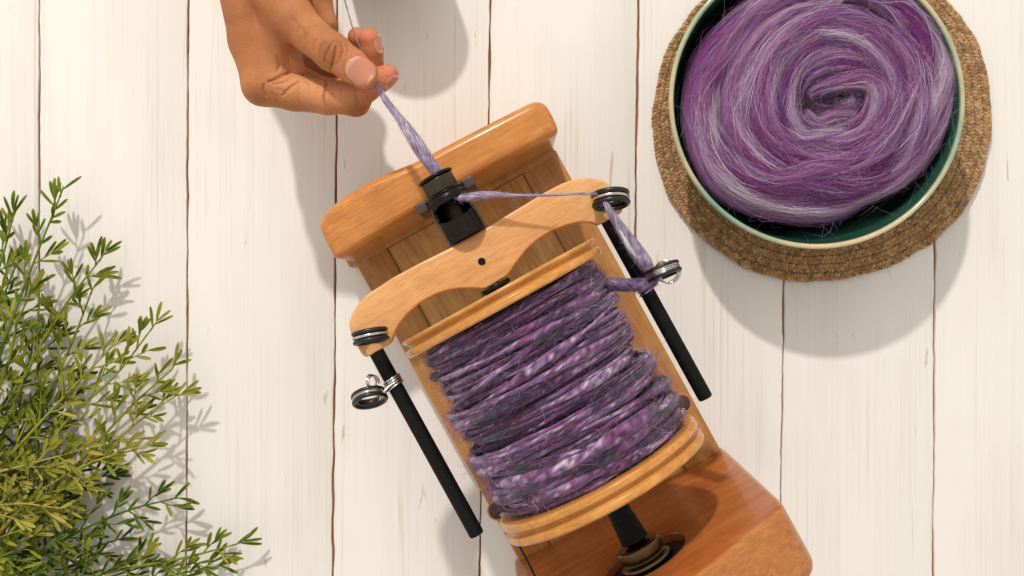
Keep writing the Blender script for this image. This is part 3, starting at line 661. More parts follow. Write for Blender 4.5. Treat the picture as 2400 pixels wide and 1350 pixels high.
# ------------------------------------------------------------------ bowl
bz = 20; RZ = 226
bc = W(1915, 236, RZ)[:2]
M_bowl, nt, b = newmat('green_glaze')
geo = nt.nodes.new('ShaderNodeTexCoord'); sp = nt.nodes.new('ShaderNodeSeparateXYZ'); nt.links.new(geo.outputs['Object'], sp.inputs[0])
a_ = N(nt, 'ShaderNodeVertexColor'); a_.layer_name = 'Col'
v = mapping(nt, 'Object', (45, 45, 120)); n = N(nt, 'ShaderNodeTexNoise', Scale=1.0, Detail=5, Roughness=.65); nt.links.new(v, n.inputs['Vector'])
v = mapping(nt, 'Object', (1100,)*3); n2 = N(nt, 'ShaderNodeTexNoise', Scale=1.0, Detail=2, Roughness=.5); nt.links.new(v, n2.inputs['Vector'])
c = mixc(nt, a_.outputs['Color'], crmp(nt, n.outputs['Fac'], [(.3, (.72, .8, .78)), (.7, (1.2, 1.12, 1.1))]), .8, 'MULTIPLY')
c = mixc(nt, c, crmp(nt, n2.outputs['Fac'], [(.28, (.45, .36, .25)), (.36, (1, 1, 1))]), .7, 'MULTIPLY')
nt.links.new(c, b.inputs['Base Color']); setp(b, Roughness=.22, Coat_Weight=.5, Coat_Roughness=.08); bump(nt, b, n.outputs['Fac'], .1, .0004)
pr = [(0.1, bz+12), (120, bz+12), (128, bz), (146, bz), (150, bz+14), (215, bz+38), (280, bz+95), (310, bz+155), (319, RZ-12), (322, RZ-3), (321, RZ+1), (317.5, RZ+3), (313, RZ+2), (310.5, RZ-2), (309, RZ-10), (300, bz+152), (268, bz+96), (205, bz+46), (120, bz+26), (0.1, bz+24)]
pr = roundprof([(r_*.986, z_ if z_ < bz+30 else z_+(z_-bz-30)*.0) for r_, z_ in pr], 7, 4)
npr = len(pr); V, F = lathe_z(pr, bc[0], bc[1], 160)
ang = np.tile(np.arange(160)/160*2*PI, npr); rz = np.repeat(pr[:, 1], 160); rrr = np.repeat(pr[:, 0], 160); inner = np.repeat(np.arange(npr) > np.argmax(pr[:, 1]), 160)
nzb = Noise2(51); nn_ = nzb(np.cos(ang)*3+8, np.sin(ang)*3+8)
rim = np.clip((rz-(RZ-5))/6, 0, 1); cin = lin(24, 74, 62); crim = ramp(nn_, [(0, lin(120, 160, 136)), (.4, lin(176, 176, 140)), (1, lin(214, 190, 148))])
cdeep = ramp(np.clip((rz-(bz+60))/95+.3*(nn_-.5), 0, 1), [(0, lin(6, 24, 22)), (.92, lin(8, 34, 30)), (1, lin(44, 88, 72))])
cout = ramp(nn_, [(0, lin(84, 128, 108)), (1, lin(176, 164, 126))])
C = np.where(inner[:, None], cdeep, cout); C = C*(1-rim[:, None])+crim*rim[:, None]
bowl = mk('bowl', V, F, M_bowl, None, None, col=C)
bowl.data.transform(Matrix.Translation((-bc[0]*S, -bc[1]*S, -bz*S))); bowl.location = (bc[0]*S, bc[1]*S, bz*S)
prop(bowl, 'round ceramic bowl with dark green glaze and pale worn rim standing on the jute mat', 'bowl')

# ------------------------------------------------------------------ wool roving in the bowl
WSC = .955
_W0 = W
def W(px, py, z): return _W0(px, py, z)
wc = W(1912, 232, RZ)
wool = empty('wool_roving', (wc[0], wc[1], 60)); woff = np.array([wc[0], wc[1], 60])
prop(wool, 'coil of fluffy purple, lilac and grey wool roving heaped in the green bowl', 'wool')
WPAL = [(0, lin(92, 34, 112)), (.12, lin(124, 40, 98)), (.24, lin(142, 72, 126)), (.34, lin(114, 84, 148)), (.46, lin(156, 102, 146)), (.60, lin(168, 124, 160)), (.74, lin(166, 146, 172)), (.90, lin(182, 164, 178)), (1, lin(200, 184, 194))]
nw = Noise2(61, 256)
def wdye(s, a, seed, rnd=0):
    t = .75*nw(s/520+seed*3.7, a*.9+seed*1.3)+.30*nw(s/420+seed, a*5+seed*2.1)+.22*nw(s/260+seed, a*14+seed*4.1)+rnd
    return ramp(np.clip((t-.635)*1.5+.44, 0, 1), WPAL)
def spiral(pts, n=240): return catmull(WW(pts), n)
def P_sp(cx, cy, r0, r1, a0, a1, z0, z1, n=26, ex=1.0, jit=4, seed=1):
    q = np.random.default_rng(seed); out = []
    for t in np.linspace(0, 1, n):
        a = math.radians(a0+(a1-a0)*t); r = r0+(r1-r0)*t
        out.append((cx+r*math.cos(a)*ex+q.normal(0, jit), cy-r*math.sin(a)+q.normal(0, jit), z0+(z1-z0)*t+q.normal(0, jit*.6)))
    return out
ZB = 30
LK = [   # centre line (x, y, height), width at start and end, seed
 ([(1725, 204, 146), (1725, 318, 144), (1813, 415, 144), (1945, 433, 144), (2069, 362, 144), (2113, 230, 144), (2060, 116, 144), (1937, 63, 144), (1813, 98, 144), (1743, 186, 144)], 56, 56, 1.0),
 ([(1830, 190, 110), (1830, 300, 112), (1920, 360, 112), (2020, 320, 112), (2040, 220, 110), (1950, 160, 110), (1850, 180, 112)], 74, 74, 1.5),
 ([(1870, 235, 104), (1930, 262, 106), (2000, 250, 104)], 60, 60, 1.6),
 ([(1760, 20, 150), (1880, -30, 152), (2000, -32, 152), (2100, 20, 150)], 44, 44, 1.7),
 ([(2010, -30, 170), (2110, 25, 176), (2178, 110, 178), (2192, 215, 176), (2172, 320, 172), (2110, 410, 168), (2010, 462, 166), (1900, 490, 166)], 44, 40, 2.0),
 ([(1905, -40, 178), (1800, -5, 186), (1712, 70, 184), (1655, 165, 178), (1640, 280, 174), (1672, 385, 172), (1745, 458, 172), (1850, 496, 170), (1960, 494, 168), (2050, 458, 166)], 44, 38, 3.0),
 ([(1930, 10, 184), (1850, 40, 190), (1770, 105, 192), (1718, 200, 190), (1715, 310, 188), (1770, 400, 188), (1870, 442, 188), (1985, 440, 186), (2080, 390, 184), (2138, 300, 186), (2150, 195, 188), (2110, 105, 188), (2030, 45, 186)], 42, 44, 4.0),
 ([(2075, 60, 196), (1980, 42, 200), (1880, 70, 202), (1805, 135, 202), (1778, 225, 198), (1795, 315, 196), (1865, 375, 196), (1965, 388, 196), (2055, 345, 198), (2100, 265, 200), (2092, 175, 200), (2030, 115, 198)], 38, 40, 5.0),
 ([(2010, 92, 204), (1925, 98, 206), (1860, 145, 204), (1832, 215, 198), (1838, 280, 190), (1880, 325, 190), (1950, 340, 194), (2020, 312, 202), (2055, 262, 208), (2062, 215, 210), (2030, 190, 208), (1975, 196, 202), (1930, 208, 194), (1900, 222, 184)], 36, 17, 6.0),
 ([(1868, 248, 172), (1876, 196, 186), (1915, 160, 196), (1975, 146, 198), (2035, 156, 196), (2078, 192, 190)], 20, 26, 7.0),
 ([(1885, 262, 160), (1915, 292, 172), (1955, 282, 180), (1995, 280, 182), (2010, 300, 180)], 20, 16, 8.0),
 ([(1850, 262, 178), (1838, 292, 186), (1790, 278, 192), (1776, 215, 198)], 20, 26, 9.0),
 ([(1965, 252, 168), (1995, 245, 178), (2005, 225, 178)], 22, 16, 10.0),
 ([(1640, 230, 186), (1672, 330, 194), (1735, 410, 198), (1830, 450, 198), (1930, 452, 194)], 16, 24, 11.0),
 ([(1990, -30, 190), (1900, 52, 204), (1812, 112, 208), (1742, 195, 206), (1712, 295, 196), (1740, 370, 190)], 20, 36, 13.0),
 ([(1668, 300, 184), (1712, 392, 198), (1800, 436, 204), (1900, 418, 206), (1990, 404, 202), (2070, 350, 196)], 24, 30, 14.0),
 ([(2165, 120, 184), (2128, 230, 202), (2070, 330, 208), (1985, 405, 206), (1880, 470, 190)], 34, 22, 15.0),
 ([(1768, 210, 200), (1792, 300, 208), (1862, 348, 208), (1935, 330, 202), (1990, 318, 198)], 30, 20, 16.0),
 ([(1850, 90, 198), (1930, 72, 208), (2020, 92, 210), (2085, 160, 206), (2100, 250, 200)], 22, 32, 17.0),
 ([(2120, 60, 186), (2170, 150, 194), (2176, 250, 192), (2130, 350, 190), (2040, 425, 186)], 18, 24, 12.0),
]
mbw = MB(); RP = []
def addlock(P, R, sd, sides, flat, keep=True, dark=1.0):
    n = len(P); V, F, U = tube(P, R, sides, ref=(0, 0, 1), flat=flat, caps=False)
    T, Nn, B = frames(P, ref=(0, 0, 1)); s_ = U[:, 0]; a_ = U[:, 1]*2*PI
    am_ = np.abs((a_ % (2*PI))-PI)*np.where(a_ > PI, 1, -1)*.5+PI
    lob = .20*(nw(s_/330+sd*3, np.abs((a_ % (2*PI))-PI)*2.2+sd)-.5)*2
    ctr = np.repeat(P, sides, 0); V = ctr+(V-ctr)*(1+lob)[:, None]
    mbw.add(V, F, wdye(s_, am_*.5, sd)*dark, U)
    if keep: RP.append((P, R, Nn, B, T, sd, flat, V.reshape(n, sides, 3)))
for pts, wa, wb, sd in LK:
    pts = np.array(pts, float); pts[:, 0] = 1915+(pts[:, 0]-1915)*.96; pts[:, 1] = 230+(pts[:, 1]-230)*.96-4; pts[:, 2] += ZB-8; n = 130; P = catmull(WW(pts), n); t = np.linspace(0, 1, n)
    Wd = (wa+(wb-wa)*t)*.93*np.clip(np.sin(PI*t)**.35, .30, 1)*(1+.2*(nw(t*7+sd*5, sd)-.5)); s_ = np.concatenate([[0], np.cumsum(np.linalg.norm(np.diff(P, axis=0), axis=1))])
    T, Nn, B = frames(P, ref=(0, 0, 1))
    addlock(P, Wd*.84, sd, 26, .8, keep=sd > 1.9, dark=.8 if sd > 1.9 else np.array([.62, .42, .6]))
    if sd < 1.9: continue
    K = 5 if wa > 30 else 3
    for k in range(K):
        phi = -1.35+2.7*k/(K-1)+1.5*(nw(s_/230+k*5.3, sd*2.1+k)-.5)*2
        rr = Wd*(.46 if K == 5 else .56)*(1+.62*(nw(s_/150+k*3.1, sd+k*1.7)-.5)*2)*np.clip(np.sin(PI*np.clip(t*1.02, 0, 1))**.3, .25, 1)
        Q = P+(Wd*.74)[:, None]*(np.cos(phi)[:, None]*Nn*.8+np.sin(phi)[:, None]*B)
        addlock(Q, rr, sd*1.37+k*2.11, 16, .8)
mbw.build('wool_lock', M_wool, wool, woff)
# fibres lying along the locks
mf = MB()
for P, R, Nn, B, T, sd, fl_, G in RP:
    n, SD = G.shape[:2]; Ltot = np.linalg.norm(np.diff(P, axis=0), axis=1).sum(); nf = int(np.clip(Ltot*R.mean()/9, 120, 2200)); K = 12
    i0 = rng.uniform(-.05, .97, nf); ln = rng.uniform(60, 260, nf)/Ltot; tt = np.clip(i0[:, None]+np.linspace(0, 1, K)[None]*ln[:, None], 0, .9999)*(n-1)
    iA = np.minimum(tt.astype(int), n-2); f = tt-iA
    ph = rng.uniform(-1.75, 1.75, nf)[:, None]+np.cumsum(rng.normal(0, .05, (nf, K)), 1)+rng.normal(0, .95, nf)[:, None]*np.linspace(0, 1, K)[None]
    pj = (ph/(2*PI) % 1)*SD; jA = pj.astype(int) % SD; jB = (jA+1) % SD; fj = pj-np.floor(pj)
    def at(i): return G[i, jA]*(1-fj[..., None])+G[i, jB]*fj[..., None]
    Q = at(iA)*(1-f[..., None])+at(iA+1)*f[..., None]; ctr = P[iA]*(1-f[..., None])+P[iA+1]*f[..., None]
    nrm = Q-ctr; nl = np.linalg.norm(nrm, axis=2)[..., None]; nrm = nrm/(nl+1e-9)
    lift = rng.exponential(1.4, nf)[:, None]+np.sin(np.linspace(0, PI, K))[None]*rng.exponential(3.0, nf)[:, None]-.3
    Q = Q+nrm*lift[..., None]+np.cumsum(np.cumsum(rng.normal(0, .17, (nf, K, 3)), 1), 1)
    m = K//2; sm = tt[:, m]/(n-1)*Ltot; am = np.abs((ph[:, m] % (2*PI))-PI)*np.where((ph[:, m] % (2*PI)) > PI, 1, -1)*.5+PI
    c = wdye(sm, am*.5, sd, rng.normal(0, .08, nf))*rng.uniform(.95, 1.25, nf)[:, None]
    V, F = ribbons(Q, nrm, rng.uniform(.35, .9, nf)); mf.add(V, F, np.repeat(np.clip(c, 0, .85), K*2, 0))
# flyaway hairs
nf = 5000; K = 9
sel = rng.integers(1, len(RP), nf); bs_ = np.zeros((nf, 3)); dr = np.zeros((nf, 3)); tg = np.zeros((nf, 3))
for i in range(nf):
    P, R, Nn, B, T, sd, fl_, G = RP[sel[i]]; k = rng.integers(4, len(P)-4); q_ = G.shape[1]; j = rng.integers(-q_//4, q_//4+1) % q_
    bs_[i] = G[k, j]; dr[i] = (G[k, j]-P[k])/R[k]; tg[i] = T[k]
t = np.linspace(0, 1, K)[None, :, None]; Lh = rng.gamma(2.2, 12, (nf, 1, 1))
Pf = bs_[:, None]+dr[:, None]*rng.uniform(.0, .35, (nf, 1, 1))*Lh*t+tg[:, None]*rng.normal(0, .9, (nf, 1, 1))*Lh*t+rng.normal(0, .7, (nf, 1, 3))*Lh*t**2+rng.normal(0, .28, (nf, 1, 3))*Lh*np.sin(t*7)
V, F = ribbons(Pf, rng.normal(0, 1, (nf, 3)), .42); mf.add(V, F, np.repeat(ramp(rng.uniform(0, 1, nf), [(0, lin(124, 88, 126)), (1, lin(166, 142, 166))]), K*2, 0))
prop(mf.build('wool_fibres', M_fuzz, wool, woff), kind='stuff')

# ------------------------------------------------------------------ plant
M_leaf, nt, b = newmat('plastic_leaf'); a = N(nt, 'ShaderNodeVertexColor'); a.layer_name = 'Col'
v = mapping(nt, 'Object', (900,)*3); n = N(nt, 'ShaderNodeTexNoise', Scale=1.0, Detail=3); nt.links.new(v, n.inputs['Vector'])
nt.links.new(mixc(nt, a.outputs['Color'], crmp(nt, n.outputs['Fac'], [(.3, (.75, .75, .75)), (.7, (1.2, 1.2, 1.1))]), .7, 'MULTIPLY'), b.inputs['Base Color']); setp(b, Roughness=.55); b.inputs['Specular IOR Level'].default_value = .15
b.inputs['Subsurface Weight'].default_value = .0; bump(nt, b, n.outputs['Fac'], .3, .0003)
poff = W(-60, 1350, 0); plant = empty('leafy_plant', poff)
prop(plant, 'artificial green plant with small narrow leaves spreading over the planks at the lower left', 'plant')
leaves = []; stems = []
prn = np.random.default_rng(11)
def unit(v): return v/(np.linalg.norm(v)+1e-12)
def add_leaf(base, d, L, w, tone): leaves.append((base, unit(d), L, w, tone))
def branchlet(base, d, L, tone, lev=0):
    d = unit(d); side = unit(np.cross(d, [0, 0, 1])); n = 7; curve = prn.normal(0, .25); lift = prn.normal(.0, .15)
    P = np.array([base+d*L*t+side*L*curve*t*t*.5+np.array([0, 0, 1])*L*lift*t*t for t in np.linspace(0, 1, n)])
    P[:, 2] = np.maximum(P[:, 2], 6)
    stems.append((P, 2.0 if lev else 2.6, 1.1, tone)); m = max(2, int(L/27))
    for i in range(m):
        t = (i+.8)/(m+.3); q = P[min(n-1, int(t*(n-1)))]; s = 1 if (i+lev) % 2 else -1
        dd = d*.95+side*s*prn.uniform(.28, .62)+np.array([0, 0, prn.normal(.08, .25)])
        add_leaf(q, dd, prn.uniform(32, 54), prn.uniform(6.2, 9.0), tone+prn.normal(0, .12))
    e = P[-1]; td = unit(P[-1]-P[-2])
    for s in (-.36, 0.03, .36):
        if prn.random() < .72: add_leaf(e, td+side*s+np.array([0, 0, prn.normal(0, .2)]), prn.uniform(34, 50), prn.uniform(7, 9.8), tone+prn.normal(0, .12))
def main_stem(pts, tone, dens=1.0, bl=1.0):
    pts = [(x, y, 12+z*.36) for x, y, z in pts]
    P = catmull(WW(pts), 40); stems.append((P, 5.0, 1.8, tone)); Ls = np.concatenate([[0], np.cumsum(np.linalg.norm(np.diff(P, axis=0), axis=1))])
    s = 20.0; k = 0
    while s < Ls[-1]-10:
        q = np.array([np.interp(s, Ls, P[:, j]) for j in range(3)]); i = min(38, int(np.searchsorted(Ls, s))); d = unit(P[i+1]-P[i]); side = unit(np.cross(d, [0, 0, 1]))*(1 if k % 2 else -1)
        rem = 1-s/Ls[-1]; L = (42+115*rem**.7)*prn.uniform(.65, 1.15)*bl
        dd = d*1.0+side*prn.uniform(.38, .80)+np.array([0, 0, prn.normal(.1, .45)])
        branchlet(q, dd, min(L, 130), tone+prn.normal(0, .1), k % 2)
        if prn.random() < .35: add_leaf(q, d+side*-.6, prn.uniform(28, 40), 8, tone)
        s += prn.uniform(26, 46)/dens; k += 1
    branchlet(P[-1], P[-1]-P[-2], 26, tone)
ST = [
 ([(-90, 1250, 60), (-20, 900, 150), (62, 660, 200), (140, 462, 205)], .35, .8, .55),
 ([(-150, 1100, 60), (-60, 800, 130), (0, 620, 160), (28, 520, 160)], .4, 1, .7),
 ([(-60, 1200, 80), (60, 880, 150), (150, 720, 170), (232, 612, 150)], .5, .9, .55),
 ([(-20, 1200, 60), (100, 960, 140), (170, 800, 160), (212, 690, 150)], .45, 1, .7),
 ([(-60, 1330, 80), (130, 1020, 180), (270, 880, 205), (352, 775, 190)], .6, 1, .75),
 ([(-60, 1330, 60), (160, 1110, 170), (300, 960, 190), (398, 870, 170)], .55, 1, .6),
 ([(-60, 1360, 60), (160, 1130, 200), (310, 1000, 215), (400, 935, 190)], .75, 1, .55),
 ([(-90, 1360, 80), (60, 1180, 220), (200, 1090, 250), (330, 1050, 230)], .8, 1, .7),
 ([(-60, 1400, 60), (140, 1270, 140), (290, 1200, 150), (400, 1170, 130)], .2, 1, .65),
 ([(-40, 1440, 50), (220, 1350, 120), (420, 1310, 140), (545, 1278, 130)], .45, 1, .55),
 ([(60, 1480, 40), (260, 1400, 90), (400, 1350, 100), (500, 1330, 90)], .3, 1, .7),
 ([(-150, 1250, 120), (30, 1060, 220), (150, 930, 240), (255, 820, 220)], .65, .9, .7),
 ([(-150, 1150, 80), (0, 900, 170), (40, 760, 190), (70, 690, 180)], .5, 1, .8),
 ([(-180, 1200, 150), (-40, 1120, 250), (60, 1090, 270), (170, 1060, 260)], .9, 1, .8),
 ([(-180, 1300, 150), (-40, 1200, 260), (40, 1180, 280), (130, 1190, 250)], 1.0, 1, .8),
 ([(-100, 1450, 40), (60, 1350, 90), (160, 1300, 90), (260, 1270, 80)], .05, 1.2, .9),
 ([(-100, 1400, 30), (20, 1250, 60), (120, 1150, 70), (230, 1120, 60)], .05, 1.2, .9),
 ([(-100, 1300, 30), (0, 1120, 60), (90, 1000, 70), (180, 900, 60)], .1, 1.2, .9),
 ([(-100, 1200, 30), (-20, 1000, 60), (50, 880, 70), (110, 790, 60)], .1, 1.2, .9),
 ([(-100, 1000, 40), (-50, 850, 80), (-10, 740, 90), (30, 640, 90)], .3, 1.1, .8),
 ([(0, 1480, 40), (100, 1400, 120), (200, 1370, 130), (330, 1330, 110)], .1, 1.2, .8),
 ([(-150, 1450, 40), (-40, 1330, 140), (60, 1280, 160), (150, 1230, 150)], .35, 1.2, .9),
]
for a_, tone, dens, bl in ST: main_stem(a_, tone, dens, bl)
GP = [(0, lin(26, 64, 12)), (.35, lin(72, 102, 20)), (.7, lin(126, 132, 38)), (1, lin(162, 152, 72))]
def leaf_mesh(base, d, L, w, tone):
    side = unit(np.cross(d, [0, 0, 1])); up = np.cross(side, d); q = prn.normal(0, .3); side, up = side*math.cos(q)+up*math.sin(q), up*math.cos(q)-side*math.sin(q)
    bend = prn.normal(0, .12); ts = np.array([0, .12, .35, .62, .85, 1.0]); wd = np.array([.18, .5, .85, 1.0, .88, .38])*w/2
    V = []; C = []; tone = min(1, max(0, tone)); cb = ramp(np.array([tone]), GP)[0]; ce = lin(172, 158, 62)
    for t, ww in zip(ts, wd):
        c = base+d*L*t+up*L*bend*t*t
        for k in (-1, -.5, 0, .5, 1):
            V.append(c+side*ww*k+up*(abs(k)*ww*.35-(1-abs(k))*1.2)); e = max(abs(k)**5*.55, (t-.72)*2.0 if t > .72 else 0); e = min(.8, e)*.75; C.append(cb*(1-e)+ce*e)
    # underside gives the leaf its thickness
    top_ = np.array(V); bot = top_-up*1.3; n, m = 6, 5; F = gridfaces(n, m).tolist(); F2 = (gridfaces(n, m)[:, ::-1]+30).tolist(); Fs = []
    for i in range(n-1):
        Fs.append([i*m, (i+1)*m, (i+1)*m+30, i*m+30]); Fs.append([i*m+m-1, i*m+m-1+30, (i+1)*m+m-1+30, (i+1)*m+m-1])
    return np.vstack([top_, bot]), np.array(F+F2+Fs), np.array(C+C)
mb = MB()
for i, (P, r0, r1, tone) in enumerate(stems):
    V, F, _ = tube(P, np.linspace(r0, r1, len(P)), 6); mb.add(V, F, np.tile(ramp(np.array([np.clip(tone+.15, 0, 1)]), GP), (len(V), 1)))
mb.build('stem', M_leaf, plant, poff)
def vis_score(l):                                       # leaves inside the picture, high up and towards the outline show largest
    c = l[0]; k = H/(H-c[2]); x = c[0]*k+1200; y = 675-c[1]*k
    if x < 0 or y > 1350: return -1e9
    return c[2]*.6+x*.35-y*.12+l[2]*2
order = sorted(range(len(leaves)), key=lambda i: -vis_score(leaves[i])); indiv = set(order[:300]); mb = MB()
for i, l in enumerate(leaves):
    V, F, C = leaf_mesh(*l)
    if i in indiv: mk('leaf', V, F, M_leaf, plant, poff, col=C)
    else: mb.add(V, F, C)
prop(mb.build('foliage', M_leaf, plant, poff), kind='stuff')

# ------------------------------------------------------------------ hand
VX = 1.7
caps = []
def cap(a, ra, b, rb, k=10, grp=0): caps.append((a, ra, b, rb, k, grp))
# group 0: palm, back of the hand and wrist; groups 1..5: thumb and fingers
cap((556, -60, 335), 52, (588, 95, 335), 50, 14); cap((588, 95, 335), 50, (616, 198, 335), 46, 14)
cap((585, -60, 275), 62, (604, 100, 280), 52, 18); cap((604, 100, 280), 52, (628, 185, 270), 44, 14)
cap((620, -60, 220), 62, (628, 90, 225), 50, 18); cap((628, 90, 225), 50, (645, 165, 215), 42, 14)
cap((660, -60, 190), 55, (668, 60, 185), 45, 18); cap((668, 60, 185), 45, (668, 145, 175), 36, 14)
cap((640, -60, 330), 70, (665, 10, 350), 56, 20)
cap((735, -70, 265), 52, (742, 12, 255), 36, 10); cap((742, 12, 255), 36, (764, 56, 250), 27, 8)
cap((655, 62, 360), 42, (632, 150, 345), 34, 22)           # web between thumb and index finger
cap((668, 100, 330), 30, (690, 165, 320), 26, 16)
# thumb
cap((632, -40, 375), 60, (690, 46, 395), 50, 14, 1); cap((690, 46, 395), 50, (728, 82, 408), 43, 10, 1); cap((728, 82, 408), 43, (779, 122, 420), 44, 8, 1)
cap((779, 122, 420), 44, (822, 152, 428), 38.5, 8, 1); cap((822, 152, 428), 38.5, (852, 174, 426), 34.5, 8, 1)
# index finger
cap((616, 200, 338), 46, (690, 218, 345), 41, 14, 2); cap((690, 218, 345), 41, (768, 230, 352), 38, 8, 2); cap((768, 230, 352), 38, (808, 228, 356), 37, 8, 2)
cap((808, 228, 356), 37, (858, 207, 360), 32, 8, 2); cap((858, 207, 360), 32, (892, 186, 366), 28, 7, 2); cap((892, 186, 366), 28, (909, 176, 370), 25, 7, 2)
# middle finger
cap((640, 190, 275), 42, (740, 225, 290), 36, 12, 3); cap((740, 225, 290), 36, (834, 240, 300), 32, 8, 3); cap((834, 240, 300), 32, (874, 178, 305), 28, 8, 3); cap((874, 178, 305), 28, (872, 118, 330), 25, 7, 3); cap((872, 118, 330), 25, (866, 90, 342), 24, 7, 3)
# ring finger
cap((650, 170, 220), 40, (760, 215, 235), 33, 12, 4); cap((760, 215, 235), 33, (830, 215, 245), 29, 8, 4); cap((830, 215, 245), 29, (862, 150, 270), 25, 8, 4); cap((862, 150, 270), 25, (838, 90, 318), 21.5, 7, 4); cap((838, 90, 318), 21.5, (836, 84, 326), 20, 7, 4)
# little finger
cap((675, 150, 180), 34, (770, 175, 190), 28, 12, 5); cap((770, 175, 190), 28, (810, 150, 215), 25, 8, 5); cap((810, 150, 215), 25, (795, 110, 250), 21, 7, 5)
lo = np.array([(470-1200)*.90, -(300-675)*.93, 120.]); hi = np.array([(950-1200)*.84, -(-78-675)*.87, 480.])
lo = np.array([-650., 318., 120.]); hi = np.array([-205., 655., 486.])
dims = np.ceil((hi-lo)/VX).astype(int)
FLD = {}
for (a, ra, b_, rb, k, g) in caps:
    A, B_ = W(*a), W(*b_); ra = ra*(1-a[2]/H); rb = rb*(1-b_[2]/H); R = max(ra, rb)+30
    l = np.maximum(((np.minimum(A, B_)-R-lo)/VX).astype(int), 0); h = np.minimum(((np.maximum(A, B_)+R-lo)/VX).astype(int)+1, dims)
    if (h <= l).any(): continue
    if g not in FLD: FLD[g] = np.full(dims, 60., np.float32)
    X = (lo[0]+VX*np.arange(l[0], h[0])).astype(np.float32)[:, None, None]; Y = (lo[1]+VX*np.arange(l[1], h[1])).astype(np.float32)[None, :, None]; Z = (lo[2]+VX*np.arange(l[2], h[2])).astype(np.float32)[None, None, :]
    d = B_-A; dd = d@d; t = np.clip(((X-A[0])*d[0]+(Y-A[1])*d[1]+(Z-A[2])*d[2])/dd, 0, 1)
    dist = np.sqrt((X-A[0]-t*d[0])**2+(Y-A[1]-t*d[1])**2+(Z-A[2]-t*d[2])**2)-(ra+(rb-ra)*t)
    sub = FLD[g][l[0]:h[0], l[1]:h[1], l[2]:h[2]]; hh = np.clip(.5+.5*(sub-dist)/k, 0, 1); FLD[g][l[0]:h[0], l[1]:h[1], l[2]:h[2]] = sub*(1-hh)+dist*hh-k*hh*(1-hh)
def smin(a, b, k): h = np.clip(.5+.5*(a-b)/k, 0, 1); return a*(1-h)+b*h-k*h*(1-h)
Fd = FLD[0]
XX = (lo[0]+VX*np.arange(dims[0])).astype(np.float32)[:, None, None]; YY = (lo[1]+VX*np.arange(dims[1])).astype(np.float32)[None, :, None]; ZZ = (lo[2]+VX*np.arange(dims[2])).astype(np.float32)[None, None, :]
# fingers blend broadly into the palm near their root and stay apart towards the tips
kx = np.clip((-(XX-W(735, 200, 330)[0]))/60, 0, 1)*14+2.5
for g in (5, 4, 3, 2): Fd = smin(Fd, FLD[g], kx)
kt = np.clip((-(XX-W(730, 90, 400)[0]))/50, 0, 1)*22+2.0
Fd = smin(Fd, FLD[1], kt)
# creases, pressed in from the side they are seen on
CRL = []
def crease(pts, depth, w, z0):
    global Fd
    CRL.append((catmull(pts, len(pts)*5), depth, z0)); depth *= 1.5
    Q = np.array([W(x, y, z0)[:2] for x, y in pts]); Q = catmull(Q, len(pts)*6); m = 6
    l = np.maximum(((Q.min(0)-m*w-lo[:2])/VX).astype(int), 0); h = np.minimum(((Q.max(0)+m*w-lo[:2])/VX).astype(int)+1, dims[:2])
    gx = (lo[0]+VX*np.arange(l[0], h[0]))[:, None]; gy = (lo[1]+VX*np.arange(l[1], h[1]))[None]
    D = np.full((h[0]-l[0], h[1]-l[1]), 1e9)
    n = len(Q)-1
    for i in range(n):
        a, b2 = Q[i], Q[i+1]; d = b2-a; t = np.clip(((gx-a[0])*d[0]+(gy-a[1])*d[1])/(d@d+1e-9), 0, 1); e = depth*math.sin(PI*(i+.5+.15*n)/(n*1.3))
        D = np.minimum(D, np.hypot(gx-a[0]-t*d[0], gy-a[1]-t*d[1])+ (depth-e)*.6)
    kz = int((z0-45-lo[2])/VX); g = (depth*np.exp(-(D/w)**2)).astype(np.float32)
    Fd[l[0]:h[0], l[1]:h[1], max(kz, 0):] += g[:, :, None]
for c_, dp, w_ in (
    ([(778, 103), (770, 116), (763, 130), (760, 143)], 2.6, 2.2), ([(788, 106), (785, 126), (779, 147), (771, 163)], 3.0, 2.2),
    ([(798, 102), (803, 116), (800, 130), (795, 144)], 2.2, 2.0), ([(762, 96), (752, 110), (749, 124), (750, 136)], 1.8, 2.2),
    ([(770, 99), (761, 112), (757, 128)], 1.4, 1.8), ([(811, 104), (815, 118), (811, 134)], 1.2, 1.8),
    ([(813, 140), (806, 152), (804, 166)], 1.2, 2.0), ([(820, 118), (826, 132), (822, 146)], 1.0, 1.6), ([(775, 101), (786, 97), (800, 99)], 1.2, 1.6), ([(766, 146), (776, 150), (790, 148)], 1.2, 1.6), ([(700, 60), (712, 72), (716, 88)], .9, 2.0), ([(684, 40), (694, 54), (698, 72)], .9, 2.0), ([(560, 110), (580, 120), (600, 118)], .8, 2.4), ([(742, 92), (734, 104), (735, 116)], 1.0, 2.2)): crease(c_, dp, w_, 455)
